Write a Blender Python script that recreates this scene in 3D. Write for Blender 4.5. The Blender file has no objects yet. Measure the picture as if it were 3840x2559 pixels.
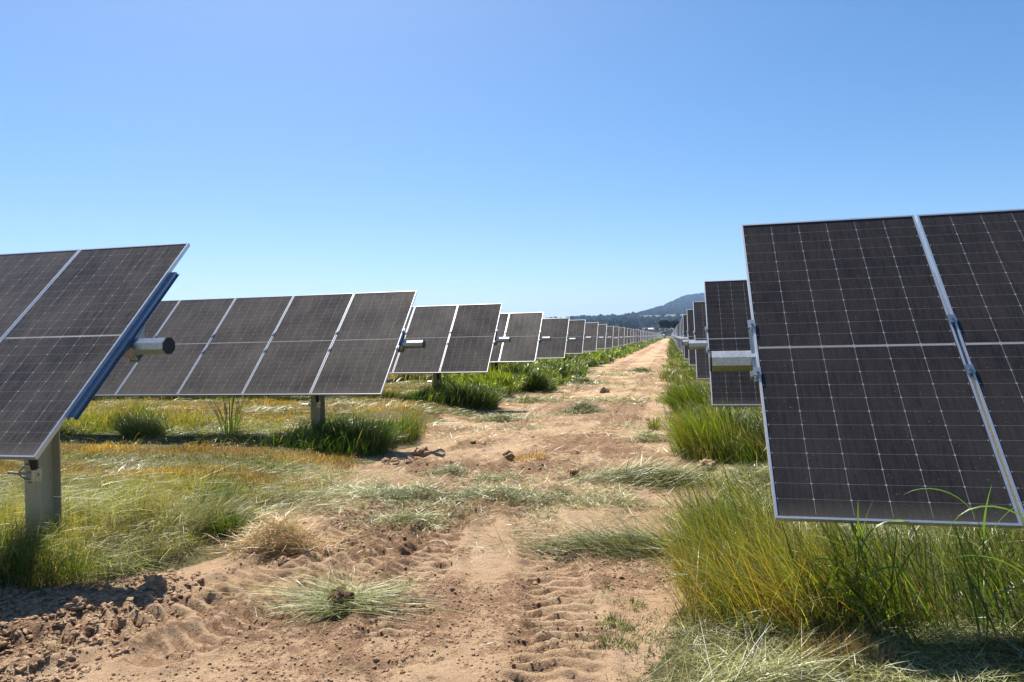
import bpy, math, random
import numpy as np
from mathutils import Vector, Matrix

random.seed(7)
RNG = np.random.default_rng(11)
SC = bpy.context.scene
COL = SC.collection
R = math.radians

# ------------------------------------------------------------------ camera
CAM_H = 1.65
cam_data = bpy.data.cameras.new("camera")
cam = bpy.data.objects.new("camera", cam_data)
COL.objects.link(cam)
cam_data.sensor_width = 36.0
cam_data.lens = 2626.67 / 3840 * 36.0
cam_data.clip_start = 0.05
cam_data.clip_end = 20000
FW = Vector((-0.22103639, 0.97526124, -0.00290441))
RT = Vector((0.97502762, 0.2209157, -0.02274624))
UP = Vector((0.0215419, 0.00785962, 0.99973705))
m = Matrix((RT, UP, -FW)).transposed().to_4x4()
m.translation = Vector((0, 0, CAM_H))
cam.matrix_world = m
SC.camera = cam

# ------------------------------------------------------------------ sky, sun, exposure
SUN_AZ, SUN_EL = -33.0, 56.5          # azimuth clockwise from +Y
world = bpy.data.worlds.new("World")
SC.world = world
world.use_nodes = True
wn = world.node_tree
wn.nodes.clear()
wo = wn.nodes.new("ShaderNodeOutputWorld")
wb = wn.nodes.new("ShaderNodeBackground")
sky = wn.nodes.new("ShaderNodeTexSky")
sky.sky_type = 'NISHITA'
sky.sun_disc = False
sky.sun_elevation = R(SUN_EL)
sky.sun_rotation = R(SUN_AZ)
sky.altitude = 500
sky.air_density = 0.9
sky.dust_density = 1.3
sky.ozone_density = 3.0
wb.inputs["Strength"].default_value = 0.064
hs = wn.nodes.new("ShaderNodeHueSaturation")
hs.inputs["Saturation"].default_value = 1.30
hs.inputs["Hue"].default_value = 0.497
wn.links.new(sky.outputs[0], hs.inputs["Color"])
wn.links.new(hs.outputs[0], wb.inputs["Color"])
wn.links.new(wb.outputs[0], wo.inputs["Surface"])

sun_data = bpy.data.lights.new("sun", 'SUN')
sun_data.energy = 5.0
sun_data.angle = R(0.55)
sun_data.color = (1.0, 0.94, 0.84)
sun = bpy.data.objects.new("sun", sun_data)
COL.objects.link(sun)
SDIR = Vector((math.sin(R(SUN_AZ)) * math.cos(R(SUN_EL)), math.cos(R(SUN_AZ)) * math.cos(R(SUN_EL)), math.sin(R(SUN_EL))))
sun.rotation_euler = SDIR.to_track_quat('Z', 'Y').to_euler()
sun.location = (-20, 30, 40)

SC.view_settings.view_transform = 'Standard'
SC.view_settings.look = 'None'
SC.view_settings.gamma = 1
SC.view_settings.exposure = 1.17
SC.cycles.use_denoising = True
SC.cycles.max_bounces = 6
SC.cycles.transparent_max_bounces = 4
SC.cycles.volume_bounces = 0

# ------------------------------------------------------------------ node helpers
def new_mat(name):
    mt = bpy.data.materials.new(name)
    mt.use_nodes = True
    nt = mt.node_tree
    nt.nodes.clear()
    out = nt.nodes.new("ShaderNodeOutputMaterial")
    return mt, nt, out

class NT:
    def __init__(s, nt): s.nt = nt
    def n(s, typ, **kw):
        nd = s.nt.nodes.new(typ)
        for k, v in kw.items():
            if k.startswith('i_'):
                nd.inputs[k[2:].replace('_', ' ')].default_value = v
            else:
                setattr(nd, k, v)
        return nd
    def l(s, a, b): s.nt.links.new(a, b)
    def math(s, op, a, b=None, c=None, clamp=False):
        nd = s.nt.nodes.new("ShaderNodeMath"); nd.operation = op; nd.use_clamp = clamp
        for k, v in enumerate((a, b, c)):
            if v is None: continue
            if isinstance(v, (int, float)): nd.inputs[k].default_value = v
            else: s.l(v, nd.inputs[k])
        return nd.outputs[0]
    def noise(s, vec, scale, detail=3, rough=0.55, out=0):
        nd = s.nt.nodes.new("ShaderNodeTexNoise")
        nd.inputs["Scale"].default_value = scale
        nd.inputs["Detail"].default_value = detail
        nd.inputs["Roughness"].default_value = rough
        if vec is not None: s.l(vec, nd.inputs["Vector"])
        return nd.outputs[out]
    def ramp(s, fac, stops, interp='LINEAR'):
        nd = s.nt.nodes.new("ShaderNodeValToRGB")
        nd.color_ramp.interpolation = interp
        el = nd.color_ramp.elements
        while len(el) < len(stops): el.new(0.5)
        for e, (p, c) in zip(el, stops):
            e.position = p
            e.color = (c[0], c[1], c[2], 1) if not isinstance(c, (int, float)) else (c, c, c, 1)
        s.l(fac, nd.inputs[0])
        return nd.outputs[0]
    def mix(s, fac, a, b, mode='MIX'):
        nd = s.nt.nodes.new("ShaderNodeMix"); nd.data_type = 'RGBA'; nd.blend_type = mode
        for sock, v in ((nd.inputs["Factor"], fac), (nd.inputs[6], a), (nd.inputs[7], b)):
            if isinstance(v, (int, float)): sock.default_value = v
            elif isinstance(v, tuple): sock.default_value = (v[0], v[1], v[2], 1)
            else: s.l(v, sock)
        return nd.outputs[2]
    def pbsdf(s, color, rough=0.8, metal=0.0, spec=0.5, normal=None):
        nd = s.nt.nodes.new("ShaderNodeBsdfPrincipled")
        for sock, v in ((nd.inputs["Base Color"], color), (nd.inputs["Roughness"], rough), (nd.inputs["Metallic"], metal),
                        (nd.inputs["Specular IOR Level"], spec)):
            if isinstance(v, (int, float)): sock.default_value = v
            elif isinstance(v, tuple): sock.default_value = (v[0], v[1], v[2], 1)
            else: s.l(v, sock)
        if normal is not None: s.l(normal, nd.inputs["Normal"])
        return nd.outputs[0]
    def bump(s, h, strength=0.5, dist=0.01, normal=None):
        nd = s.nt.nodes.new("ShaderNodeBump")
        nd.inputs["Strength"].default_value = strength
        nd.inputs["Distance"].default_value = dist
        s.l(h, nd.inputs["Height"])
        if normal is not None: s.l(normal, nd.inputs["Normal"])
        return nd.outputs[0]

# ------------------------------------------------------------------ materials
def mat_ground():
    mt, nt, out = new_mat("soil"); g = NT(nt)
    pos = g.n("ShaderNodeNewGeometry").outputs["Position"]
    a = g.n("ShaderNodeAttribute", attribute_name="mask").outputs["Color"]
    sp = g.n("ShaderNodeSeparateColor"); g.l(a, sp.inputs[0])
    loose, veg, far = sp.outputs[0], sp.outputs[1], sp.outputs[2]
    n1 = g.noise(pos, 1.3, 5, 0.6)
    n2 = g.noise(pos, 9, 6, 0.65)
    n3 = g.noise(pos, 60, 4, 0.7)
    n4 = g.noise(pos, 240, 2, 0.6)
    crust = g.mix(g.ramp(n1, [(0.35, 0.0), (0.65, 1.0)]), (0.395, 0.265, 0.160), (0.490, 0.350, 0.225))
    crust = g.mix(g.ramp(n3, [(0.3, 0.0), (0.75, 0.35)]), crust, (0.23, 0.140, 0.082))
    brown = g.mix(g.ramp(n3, [(0.35, 0.0), (0.65, 1.0)]), (0.165, 0.095, 0.054), (0.315, 0.200, 0.122))
    lm = g.math('ADD', loose, g.math('MULTIPLY', g.math('SUBTRACT', n2, 0.5), 1.5))
    lm = g.math('ADD', lm, g.math('MULTIPLY', g.math('SUBTRACT', n3, 0.5), 0.9))
    lm = g.math('ADD', lm, g.math('MULTIPLY', g.math('SUBTRACT', g.noise(pos, 24, 4, 0.7), 0.5), 1.1))
    lm = g.ramp(lm, [(0.48, 0.0), (0.56, 1.0)])
    soil = g.mix(lm, crust, brown)
    # small dark crumbs and pits
    vor = g.n("ShaderNodeTexVoronoi", feature='DISTANCE_TO_EDGE'); vor.inputs["Scale"].default_value = 5.5
    g.l(g.mix(0.25, pos, g.noise(pos, 4, 3, 0.6, out=1)), vor.inputs["Vector"])
    crack = g.ramp(vor.outputs["Distance"], [(0.0, 1.0), (0.012, 0.0)])
    crk = g.math('MULTIPLY', crack, g.ramp(n2, [(0.5, 0.0), (0.62, 0.6)]))
    soil = g.mix(crk, soil, (0.085, 0.05, 0.032))
    litter = g.mix(n2, (0.13, 0.11, 0.045), (0.22, 0.185, 0.085))
    litter = g.mix(g.ramp(n3, [(0.4, 0.0), (0.6, 1.0)]), litter, (0.055, 0.055, 0.022))
    vm = g.math('ADD', veg, g.math('MULTIPLY', g.math('SUBTRACT', n2, 0.5), 0.9))
    vm = g.ramp(vm, [(0.4, 0.0), (0.62, 1.0)])
    c = g.mix(vm, soil, litter)
    nf = g.noise(pos, 0.02, 5, 0.6)
    farc = g.mix(g.ramp(nf, [(0.35, 0.0), (0.65, 1.0)]), (0.045, 0.055, 0.022), (0.11, 0.115, 0.045))
    c = g.mix(far, c, farc)
    h = g.math('ADD', g.math('MULTIPLY', n3, 0.7), g.math('MULTIPLY', n4, 0.35))
    h = g.math('SUBTRACT', h, g.math('MULTIPLY', crk, 0.6))
    n25 = g.noise(pos, 28, 4, 0.7)
    b = g.bump(n2, 0.5, 0.02)
    b = g.bump(n25, 0.8, 0.03, b)
    b = g.bump(h, 1.0, 0.018, b)
    g.l(g.pbsdf(c, 0.95, 0, 0.15, b), out.inputs[0])
    return mt

def mat_clod():
    mt, nt, out = new_mat("clod_soil"); g = NT(nt)
    pos = g.n("ShaderNodeNewGeometry").outputs["Position"]
    n2 = g.noise(pos, 22, 5, 0.65); n3 = g.noise(pos, 120, 4, 0.7)
    c = g.mix(g.ramp(n2, [(0.35, 0.0), (0.65, 1.0)]), (0.22, 0.138, 0.084), (0.40, 0.278, 0.175))
    b = g.bump(n3, 0.9, 0.006)
    g.l(g.pbsdf(c, 0.95, 0, 0.1, b), out.inputs[0])
    return mt

def mat_grass(name, trans=0.45, rough=0.38, spec=0.6):
    mt, nt, out = new_mat(name); g = NT(nt)
    a = g.n("ShaderNodeAttribute", attribute_name="bc").outputs["Color"]
    pb = g.pbsdf(a, rough, 0, spec)
    tr = g.n("ShaderNodeBsdfTranslucent")
    tc = g.mix(1.0, a, (1.35, 1.25, 0.45), 'MULTIPLY')
    g.l(tc, tr.inputs[0])
    mx = g.n("ShaderNodeMixShader"); mx.inputs[0].default_value = trans
    g.l(pb, mx.inputs[1]); g.l(tr.outputs[0], mx.inputs[2])
    g.l(mx.outputs[0], out.inputs[0])
    return mt

CELLW, CELLH = 0.1830, 0.0925
def mat_cells(name, dustc, amt):
    mt, nt, out = new_mat(name); g = NT(nt)
    oc = g.n("ShaderNodeTexCoord").outputs["Object"]
    sp = g.n("ShaderNodeSeparateXYZ"); g.l(oc, sp.inputs[0])
    x, y = sp.outputs[0], sp.outputs[1]
    # distance to the nearest column gap (cells are CELLW apart, a gap lies at x = 0)
    def dist(v, step):
        q = g.math('DIVIDE', v, step)
        fr = g.math('SUBTRACT', q, g.math('ROUND', q))
        return g.math('MULTIPLY', g.math('ABSOLUTE', fr), step)
    dx = dist(x, CELLW)
    ay = g.math('SUBTRACT', g.math('ABSOLUTE', y), 0.008)
    dy = dist(ay, CELLH)
    inx = g.math('LESS_THAN', g.math('ABSOLUTE', x), 2.5 * CELLW)
    iny = g.math('LESS_THAN', g.math('ABSOLUTE', y), 12.02 * CELLH)
    iny2 = g.math('LESS_THAN', g.math('ABSOLUTE', y), 11.5 * CELLH)
    inx2 = g.math('LESS_THAN', g.math('ABSOLUTE', x), 3.0 * CELLW)
    colg = g.math('MULTIPLY', g.math('LESS_THAN', dx, 0.0010), g.math('MULTIPLY', inx, iny))
    rowg = g.math('MULTIPLY', g.math('LESS_THAN', dy, 0.0007), g.math('MULTIPLY', inx2, iny2))
    dia = g.math('MULTIPLY', g.math('LESS_THAN', g.math('ADD', dx, dy), 0.0075), g.math('MULTIPLY', inx2, iny2))
    mid = g.math('MULTIPLY', g.math('LESS_THAN', g.math('ABSOLUTE', y), 0.0068), inx2)
    line = g.math('MAXIMUM', g.math('MAXIMUM', colg, g.math('MULTIPLY', rowg, 0.35)), g.math('MAXIMUM', dia, mid))
    fing = g.n("ShaderNodeObjectInfo").outputs["Random"]
    gpos = g.n("ShaderNodeNewGeometry").outputs["Position"]
    # dust: speckles plus streaks that ran down the glass
    sv = g.n("ShaderNodeMapping"); g.l(oc, sv.inputs[0]); sv.inputs["Scale"].default_value = (55, 5, 1)
    off = g.n("ShaderNodeCombineXYZ"); g.l(fing, off.inputs[0]); g.l(g.math('MULTIPLY', fing, 17.0), off.inputs[1]); g.l(off.outputs[0], sv.inputs[1])
    streak = g.noise(sv.outputs[0], 1.0, 4, 0.6)
    speck = g.noise(gpos, 150, 3, 0.75)
    blot = g.noise(gpos, 1.7, 4, 0.6)
    spots = g.ramp(g.noise(gpos, 85, 2, 0.5), [(0.70, 0.0), (0.76, 1.0)])
    dust = g.math('ADD', g.math('MULTIPLY', speck, 0.55), g.math('MULTIPLY', streak, 0.36))
    dust = g.math('ADD', dust, g.math('MULTIPLY', blot, 0.35))
    dust = g.math('ADD', dust, g.math('MULTIPLY', fing, 0.10))
    # dirt collects along the lower edge
    edge = g.math('MULTIPLY', g.math('SUBTRACT', -1.02, y), 6.0, clamp=True)
    dm = g.ramp(dust, [(0.52, 0.12), (0.86, 1.0)])
    base = g.mix(line, (0.012, 0.012, 0.016), (0.62, 0.62, 0.64))
    c = g.mix(g.math('MULTIPLY', dm, amt), base, dustc)
    c = g.mix(g.math('MULTIPLY', spots, 0.45), c, (0.30, 0.27, 0.24))
    c = g.mix(g.math('MULTIPLY', edge, 0.45), c, (0.22, 0.19, 0.15))
    c = g.mix(g.math('MULTIPLY', line, g.math('ADD', 0.35, g.math('MULTIPLY', blot, 0.7))), c, (0.235, 0.23, 0.228))
    rough = g.math('ADD', 0.16, g.math('MULTIPLY', dm, 0.10))
    g.l(g.pbsdf(c, rough, 0, 0.10), out.inputs[0])
    return mt

def mat_metal(name, col, rough=0.35, metal=1.0, spangle=0.0, dirt=0.0):
    mt, nt, out = new_mat(name); g = NT(nt)
    oc = g.n("ShaderNodeTexCoord").outputs["Object"]
    n = g.noise(oc, 60, 4, 0.6); n2 = g.noise(oc, 5, 5, 0.65)
    c = g.mix(g.math('MULTIPLY', n, spangle), tuple(v * 0.62 for v in col), col) if spangle else g.mix(0.0, col, col)
    if spangle:
        vor = g.n("ShaderNodeTexVoronoi"); vor.inputs["Scale"].default_value = 110; g.l(oc, vor.inputs["Vector"])
        sc = g.n("ShaderNodeSeparateColor"); g.l(vor.outputs["Color"], sc.inputs[0])
        c = g.mix(g.math('MULTIPLY', sc.outputs[0], spangle), col, tuple(v * 0.68 for v in col))
    c = g.mix(g.math('MULTIPLY', g.ramp(n2, [(0.45, 0.0), (0.75, 1.0)]), dirt), c, (0.30, 0.24, 0.18))
    r = g.math('ADD', rough, g.math('MULTIPLY', n, 0.15))
    g.l(g.pbsdf(c, r, metal, 0.5, g.bump(n, 0.08, 0.002)), out.inputs[0])
    return mt

def mat_plain(name, col, rough=0.8, var=0.3, scale=3.0, spec=0.3):
    mt, nt, out = new_mat(name); g = NT(nt)
    oc = g.n("ShaderNodeTexCoord").outputs["Object"]
    n = g.noise(oc, scale, 5, 0.6)
    c = g.mix(g.ramp(n, [(0.3, 0.0), (0.7, 1.0)]), tuple(v * (1 - var) for v in col), tuple(min(1, v * (1 + var)) for v in col))
    g.l(g.pbsdf(c, rough, 0, spec), out.inputs[0])
    return mt

M_SOIL = mat_ground()
M_CLOD = mat_clod()
M_GRASS = mat_grass("grass_blade", 0.42, 0.38, 0.55)
M_HAY = mat_grass("cut_hay", 0.22, 0.40, 0.40)
M_CELL = mat_cells("dusty_cells_left", (0.230, 0.198, 0.166), 0.66)  # left rows: paler dust tint, laid on more strongly
M_CELL_R = mat_cells("dusty_cells_right", (0.120, 0.104, 0.092), 0.50)  # right rows: same cells, dust tint set darker and thinner to match their tone
M_ALU = mat_metal("anodised_aluminium", (0.76, 0.76, 0.77), 0.30, 0.85)
M_RAIL = mat_metal('shade_tinted_rail_steel', (0.27, 0.33, 0.40), 0.26, 1.0, 0.4, 0.05)  # galvanised steel darkened and blued: shade and sky reflection put into the colour
M_GALV = mat_metal("galvanised_steel", (0.52, 0.55, 0.58), 0.30, 1.0, 0.8, 0.10)
M_POST = mat_metal("post_steel", (0.44, 0.43, 0.33), 0.50, 0.30, 0.5, 0.30)  # olive base: light bounced off the grass is put into the colour
M_BLACK = mat_plain("black_rubber", (0.02, 0.02, 0.023), 0.55, 0.3, 12)
M_WHITE = mat_plain("white_paint", (0.80, 0.80, 0.78), 0.5, 0.05, 3)
M_BACK = mat_plain("module_back", (0.55, 0.56, 0.58), 0.6, 0.05, 3)

# ------------------------------------------------------------------ object helpers
def tag(o, label=None, cat=None, group=None, kind=None):
    if label: o["label"] = label
    if cat: o["category"] = cat
    if group: o["group"] = group
    if kind: o["kind"] = kind
    return o

def link(name, me, parent=None, mats=()):
    for mt in mats: me.materials.append(mt)
    o = bpy.data.objects.new(name, me)
    COL.objects.link(o)
    if parent: o.parent = parent
    return o

def empty(name, loc):
    o = bpy.data.objects.new(name, None)
    o.empty_display_size = 0.2
    COL.objects.link(o); o.location = loc
    return o

def mesh_np(name, V, F, mats, colors=None, attr="bc", smooth=False):
    """V (n,3), F (m,k) equal sized polygons"""
    me = bpy.data.meshes.new(name)
    V = np.ascontiguousarray(V, dtype=np.float32); F = np.ascontiguousarray(F, dtype=np.int32)
    k = F.shape[1]
    me.vertices.add(len(V)); me.vertices.foreach_set("co", V.ravel())
    me.loops.add(F.size); me.loops.foreach_set("vertex_index", F.ravel())
    me.polygons.add(len(F))
    me.polygons.foreach_set("loop_start", np.arange(0, F.size, k, dtype=np.int32))
    try: me.polygons.foreach_set("loop_total", np.full(len(F), k, dtype=np.int32))
    except Exception: pass
    me.polygons.foreach_set("use_smooth", np.full(len(F), smooth, dtype=bool))
    if colors is not None:
        at = me.attributes.new(attr, 'FLOAT_COLOR', 'POINT')
        c4 = np.ones((len(V), 4), dtype=np.float32); c4[:, :3] = colors
        at.data.foreach_set("color", c4.ravel())
    me.update(calc_edges=True); me.validate()
    for mt in mats: me.materials.append(mt)
    return me

class MB:
    """collects quads / tris as python lists"""
    def __init__(s): s.v = []; s.f = []; s.mi = []
    def box(s, x0, x1, y0, y1, z0, z1, mi=0, M=None):
        b = len(s.v)
        for p in ((x0,y0,z0),(x1,y0,z0),(x1,y1,z0),(x0,y1,z0),(x0,y0,z1),(x1,y0,z1),(x1,y1,z1),(x0,y1,z1)):
            s.v.append(tuple(M @ Vector(p)) if M else p)
        for q in ((0,3,2,1),(4,5,6,7),(0,1,5,4),(1,2,6,5),(2,3,7,6),(3,0,4,7)):
            s.f.append(tuple(b + i for i in q)); s.mi.append(mi)
    def prism(s, pts, a, b, axis='x', mi=0, caps=True):
        """pts: 2-D outline, extruded between a and b along axis"""
        base = len(s.v); n = len(pts)
        for t in (a, b):
            for (p, q) in pts:
                s.v.append((t, p, q) if axis == 'x' else (p, t, q) if axis == 'y' else (p, q, t))
        for i in range(n):
            j = (i + 1) % n
            s.f.append((base+i, base+j, base+n+j, base+n+i)); s.mi.append(mi)
        if caps:
            s.f.append(tuple(base + i for i in range(n))[::-1]); s.mi.append(mi)
            s.f.append(tuple(base + n + i for i in range(n))); s.mi.append(mi)
    def tube(s, p0, p1, r0, r1=None, n=10, mi=0):
        r1 = r0 if r1 is None else r1
        p0, p1 = Vector(p0), Vector(p1); d = (p1 - p0).normalized()
        a = d.orthogonal().normalized(); c = d.cross(a); base = len(s.v)
        for p, r in ((p0, r0), (p1, r1)):
            for k in range(n):
                t = 2 * math.pi * k / n
                s.v.append(tuple(p + a * (r * math.cos(t)) + c * (r * math.sin(t))))
        for i in range(n):
            j = (i + 1) % n
            s.f.append((base+i, base+j, base+n+j, base+n+i)); s.mi.append(mi)
        s.f.append(tuple(base + i for i in range(n))[::-1]); s.mi.append(mi)
        s.f.append(tuple(base + n + i for i in range(n))); s.mi.append(mi)
    def mesh(s, name, mats):
        me = bpy.data.meshes.new(name)
        me.from_pydata(s.v, [], s.f); me.update()
        for mt in mats: me.materials.append(mt)
        if any(s.mi):
            me.polygons.foreach_set("material_index", s.mi)
        return me

# ------------------------------------------------------------------ value noise (numpy)
_T = np.random.default_rng(5).random((256, 256)).astype(np.float32)
def vnoise(x, y, s=1.0, o=0.0):
    x = np.asarray(x) * s + 37.3 + o; y = np.asarray(y) * s + 91.7 + o * 1.7
    xi = np.floor(x).astype(np.int64); yi = np.floor(y).astype(np.int64)
    fx = x - xi; fy = y - yi
    fx = fx * fx * (3 - 2 * fx); fy = fy * fy * (3 - 2 * fy)
    a = _T[xi & 255, yi & 255]; b = _T[(xi + 1) & 255, yi & 255]
    c = _T[xi & 255, (yi + 1) & 255]; d = _T[(xi + 1) & 255, (yi + 1) & 255]
    return (a * (1 - fx) + b * fx) * (1 - fy) + (c * (1 - fx) + d * fx) * fy
def fbm(x, y, s=1.0, o=0.0, n=4):
    t = 0; a = 0.5; w = 0
    for k in range(n):
        t = t + a * vnoise(x, y, s * 2.03 ** k, o + 11.3 * k); w += a; a *= 0.5
    return t / w
def sstep(a, b, x):
    t = np.clip((x - a) / (b - a), 0, 1); return t * t * (3 - 2 * t)

# ------------------------------------------------------------------ terrain
YL0, YR0, PITCH = 4.725, 4.688, 5.766
XL, XR = -4.0595, 0.5092
# skyline: (pixels right of the track's end at a focal length of 2627, pixels above the horizon)
SKY = [(-3500, 20), (-1500, 30), (-900, 52), (-480, 66), (-415, 66), (-360, 70), (-290, 72), (-225, 74), (-174, 74), (-131, 81), (-89, 90),
       (-46, 101), (-17, 108), (7, 120), (35, 132), (60, 141), (102, 145), (126, 146), (300, 150), (600, 138), (1200, 90), (2500, 50), (5000, 25)]
def skyline(x, y):
    az = np.arctan2(x, np.maximum(y, 1.0))                       # from +Y
    camaz = az + R(12.77)
    px = 2627 * np.tan(np.clip(camaz, -1.3, 1.3)) - 595
    return np.interp(px, [p[0] for p in SKY], [p[1] for p in SKY])
def far_h(x, y):
    r = np.hypot(x, y)
    prof = np.interp(r, [0, 430, 560, 900, 1050, 1500, 1900, 2250, 2500, 3000, 4300, 5200, 9000],
                        [0, 0, 3.0, 15, 19, 42, 56, 72, 80, 100, 152, 135, 60])
    E = skyline(x, y) - 7
    T = np.minimum(prof, E)
    T = T * sstep(250, 600, y)
    h = (T / 2627.0) * r + np.where(r > 430, 0.0, 0.0)
    h = h + (fbm(x, y, 0.004, 3, 4) - 0.5) * np.interp(r, [900, 2500, 4500], [0, 8, 26])
    h = h + CAM_H * sstep(430, 900, r) * sstep(250, 600, y)
    return h

TRACKS = [  # (polyline, half width, depth, lug pitch, chevron)
    ([(-0.50, 2.3), (-0.56, 3.2), (-0.66, 4.1), (-0.95, 5.3), (-1.35, 6.6), (-1.62, 8.0), (-1.52, 9.6), (-1.15, 12), (-0.95, 16), (-0.9, 24), (-0.85, 60), (-0.85, 200)], 0.22, 0.022, 0.115, 0.25),
    ([(-3.6, 3.0), (-3.05, 4.0), (-2.75, 5.0), (-2.72, 6.2), (-2.95, 7.6), (-3.1, 9.2), (-2.9, 12), (-2.75, 16), (-2.7, 24), (-2.6, 60), (-2.6, 200)], 0.24, 0.020, 0.12, -0.3),
    ([(-1.55, 3.6), (-1.75, 4.6), (-2.0, 5.9), (-2.15, 7.2), (-2.0, 9.0), (-1.7, 11.5)], 0.20, 0.014, 0.10, 0.15),
    ([(-4.2, 2.5), (-3.3, 3.3), (-2.6, 4.3), (-2.25, 5.6), (-2.35, 7.4), (-2.5, 9.5)], 0.20, 0.014, 0.12, 0.3),
    ([(-2.7, 3.3), (-2.3, 4.2), (-2.1, 5.4), (-1.5, 7.0), (-0.8, 8.8), (-0.7, 11.0)], 0.17, 0.015, 0.105, -0.2),
]
def polydist(x, y, pl):
    best = np.full(x.shape, 1e9); sarc = np.zeros(x.shape); side = np.zeros(x.shape); acc = 0.0
    for (ax, ay), (bx, by) in zip(pl[:-1], pl[1:]):
        dx, dy = bx - ax, by - ay; L = math.hypot(dx, dy)
        t = np.clip(((x - ax) * dx + (y - ay) * dy) / (L * L), 0, 1)
        px = x - (ax + t * dx); py = y - (ay + t * dy); d = np.hypot(px, py)
        sg = np.sign(px * dy - py * dx)
        mk = d < best
        best = np.where(mk, d, best); sarc = np.where(mk, acc + t * L, sarc); side = np.where(mk, sg * d, side)
        acc += L
    return best, sarc, side

def left_edge(y):   # x where the left vegetation begins
    return np.interp(y, [2, 3.6, 4.3, 5.0, 6.0, 7, 8, 9, 10, 11.5, 13, 15, 17, 20, 24, 30, 60, 400],
                        [-9, -5.0, -3.9, -3.55, -3.6, -3.95, -4.3, -4.2, -4.1, -4.2, -4.4, -4.3, -4.2, -4.2, -3.9, -3.8, -3.75, -3.7])
def right_edge(y):
    return np.interp(y, [2, 3.3, 3.8, 4.3, 5, 5.8, 6.5, 7.5, 8.5, 9.5, 11, 12.5, 14, 17, 25, 60, 400],
                        [0.15, 0.1, 0.05, 0.05, 0.12, 0.2, 0.45, 0.60, 0.40, 0.12, 0.10, 0.25, 0.15, 0.05, -0.05, -0.1, -0.15])
HAYBAND = [(7.0, 0.55, -3.9, -0.2), (6.15, 0.35, -3.6, -2.0), (12.6, 0.35, -3.9, 0.0), (18.2, 0.8, -3.8, 0.0), (14.8, 0.4, -3.8, -2.2), (24.5, 1.0, -3.6, -1.0), (30.5, 1.2, -3.6, -0.6), (8.2, 0.25, -0.9, 0.1)]

def near_h(x, y):
    amp = 1.0 / (1.0 + (np.hypot(x, y) / 40.0) ** 2)
    h = (fbm(x, y, 0.55, 1, 3) - 0.5) * 0.10 + (fbm(x, y, 2.6, 7, 3) - 0.5) * 0.055 + (fbm(x, y, 11.0, 9, 3) - 0.5) * 0.026
    clod = sstep(-2.9, -3.5, x + 0.35 * (y - 3.8)) * sstep(2.4, 2.9, y) * sstep(4.6, 4.1, y)
    cn = fbm(x, y, 7, 21, 4)
    h = h + clod * (0.03 * np.maximum(cn - 0.45, 0) * 2 + 0.02)
    for pl, w, dep, lp, ch in TRACKS:
        d, s, sd = polydist(x, y, pl)
        inside = sstep(w + 0.05, w - 0.04, d)
        wob = vnoise(x, y, 3.0, 3) * 0.6
        nm = sstep(0.28, 0.42, fbm(x, y, 1.7, 31, 3)) * (0.5 + 0.5 * sstep(0.2, 0.5, vnoise(x, y, 12, 33)))
        lug = 0.5 + 0.5 * np.sin(2 * math.pi * (s + ch * np.abs(sd) + 0.04 * wob) / lp)
        lug = sstep(0.42, 0.72, lug)
        fade = np.interp(y, [0, 14, 22], [1, 1, 0])
        h = h - dep * inside + inside * nm * lug * 0.042 * fade * (0.35 + 0.65 * vnoise(x, y, 9, 8))
        rim = np.exp(-((d - w - 0.06) / 0.06) ** 2)
        h = h + rim * 0.030 * (0.4 + vnoise(x, y, 7, 5))
    rough = sstep(0.42, 0.66, fbm(x, y, 1.1, 61, 4))
    h = h + rough * (fbm(x, y, 15.0, 13, 3) - 0.45) * 0.024
    bank = sstep(0.0, -1.6, x - left_edge(y)) * 0.05 + sstep(0.0, 1.2, x - right_edge(y)) * 0.06
    rise = np.interp(y, [5.5, 7.5, 9.7, 16, 24, 60, 200], [0, 0.04, 0.15, 0.28, 0.34, 0.10, 0.0]) * sstep(-3.9, -5.6, x) * sstep(-60, -30, x)
    return (h + bank) * amp + rise
def gh(x, y):
    x = np.asarray(x, float); y = np.asarray(y, float)
    return near_h(x, y) + far_h(x, y)

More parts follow.
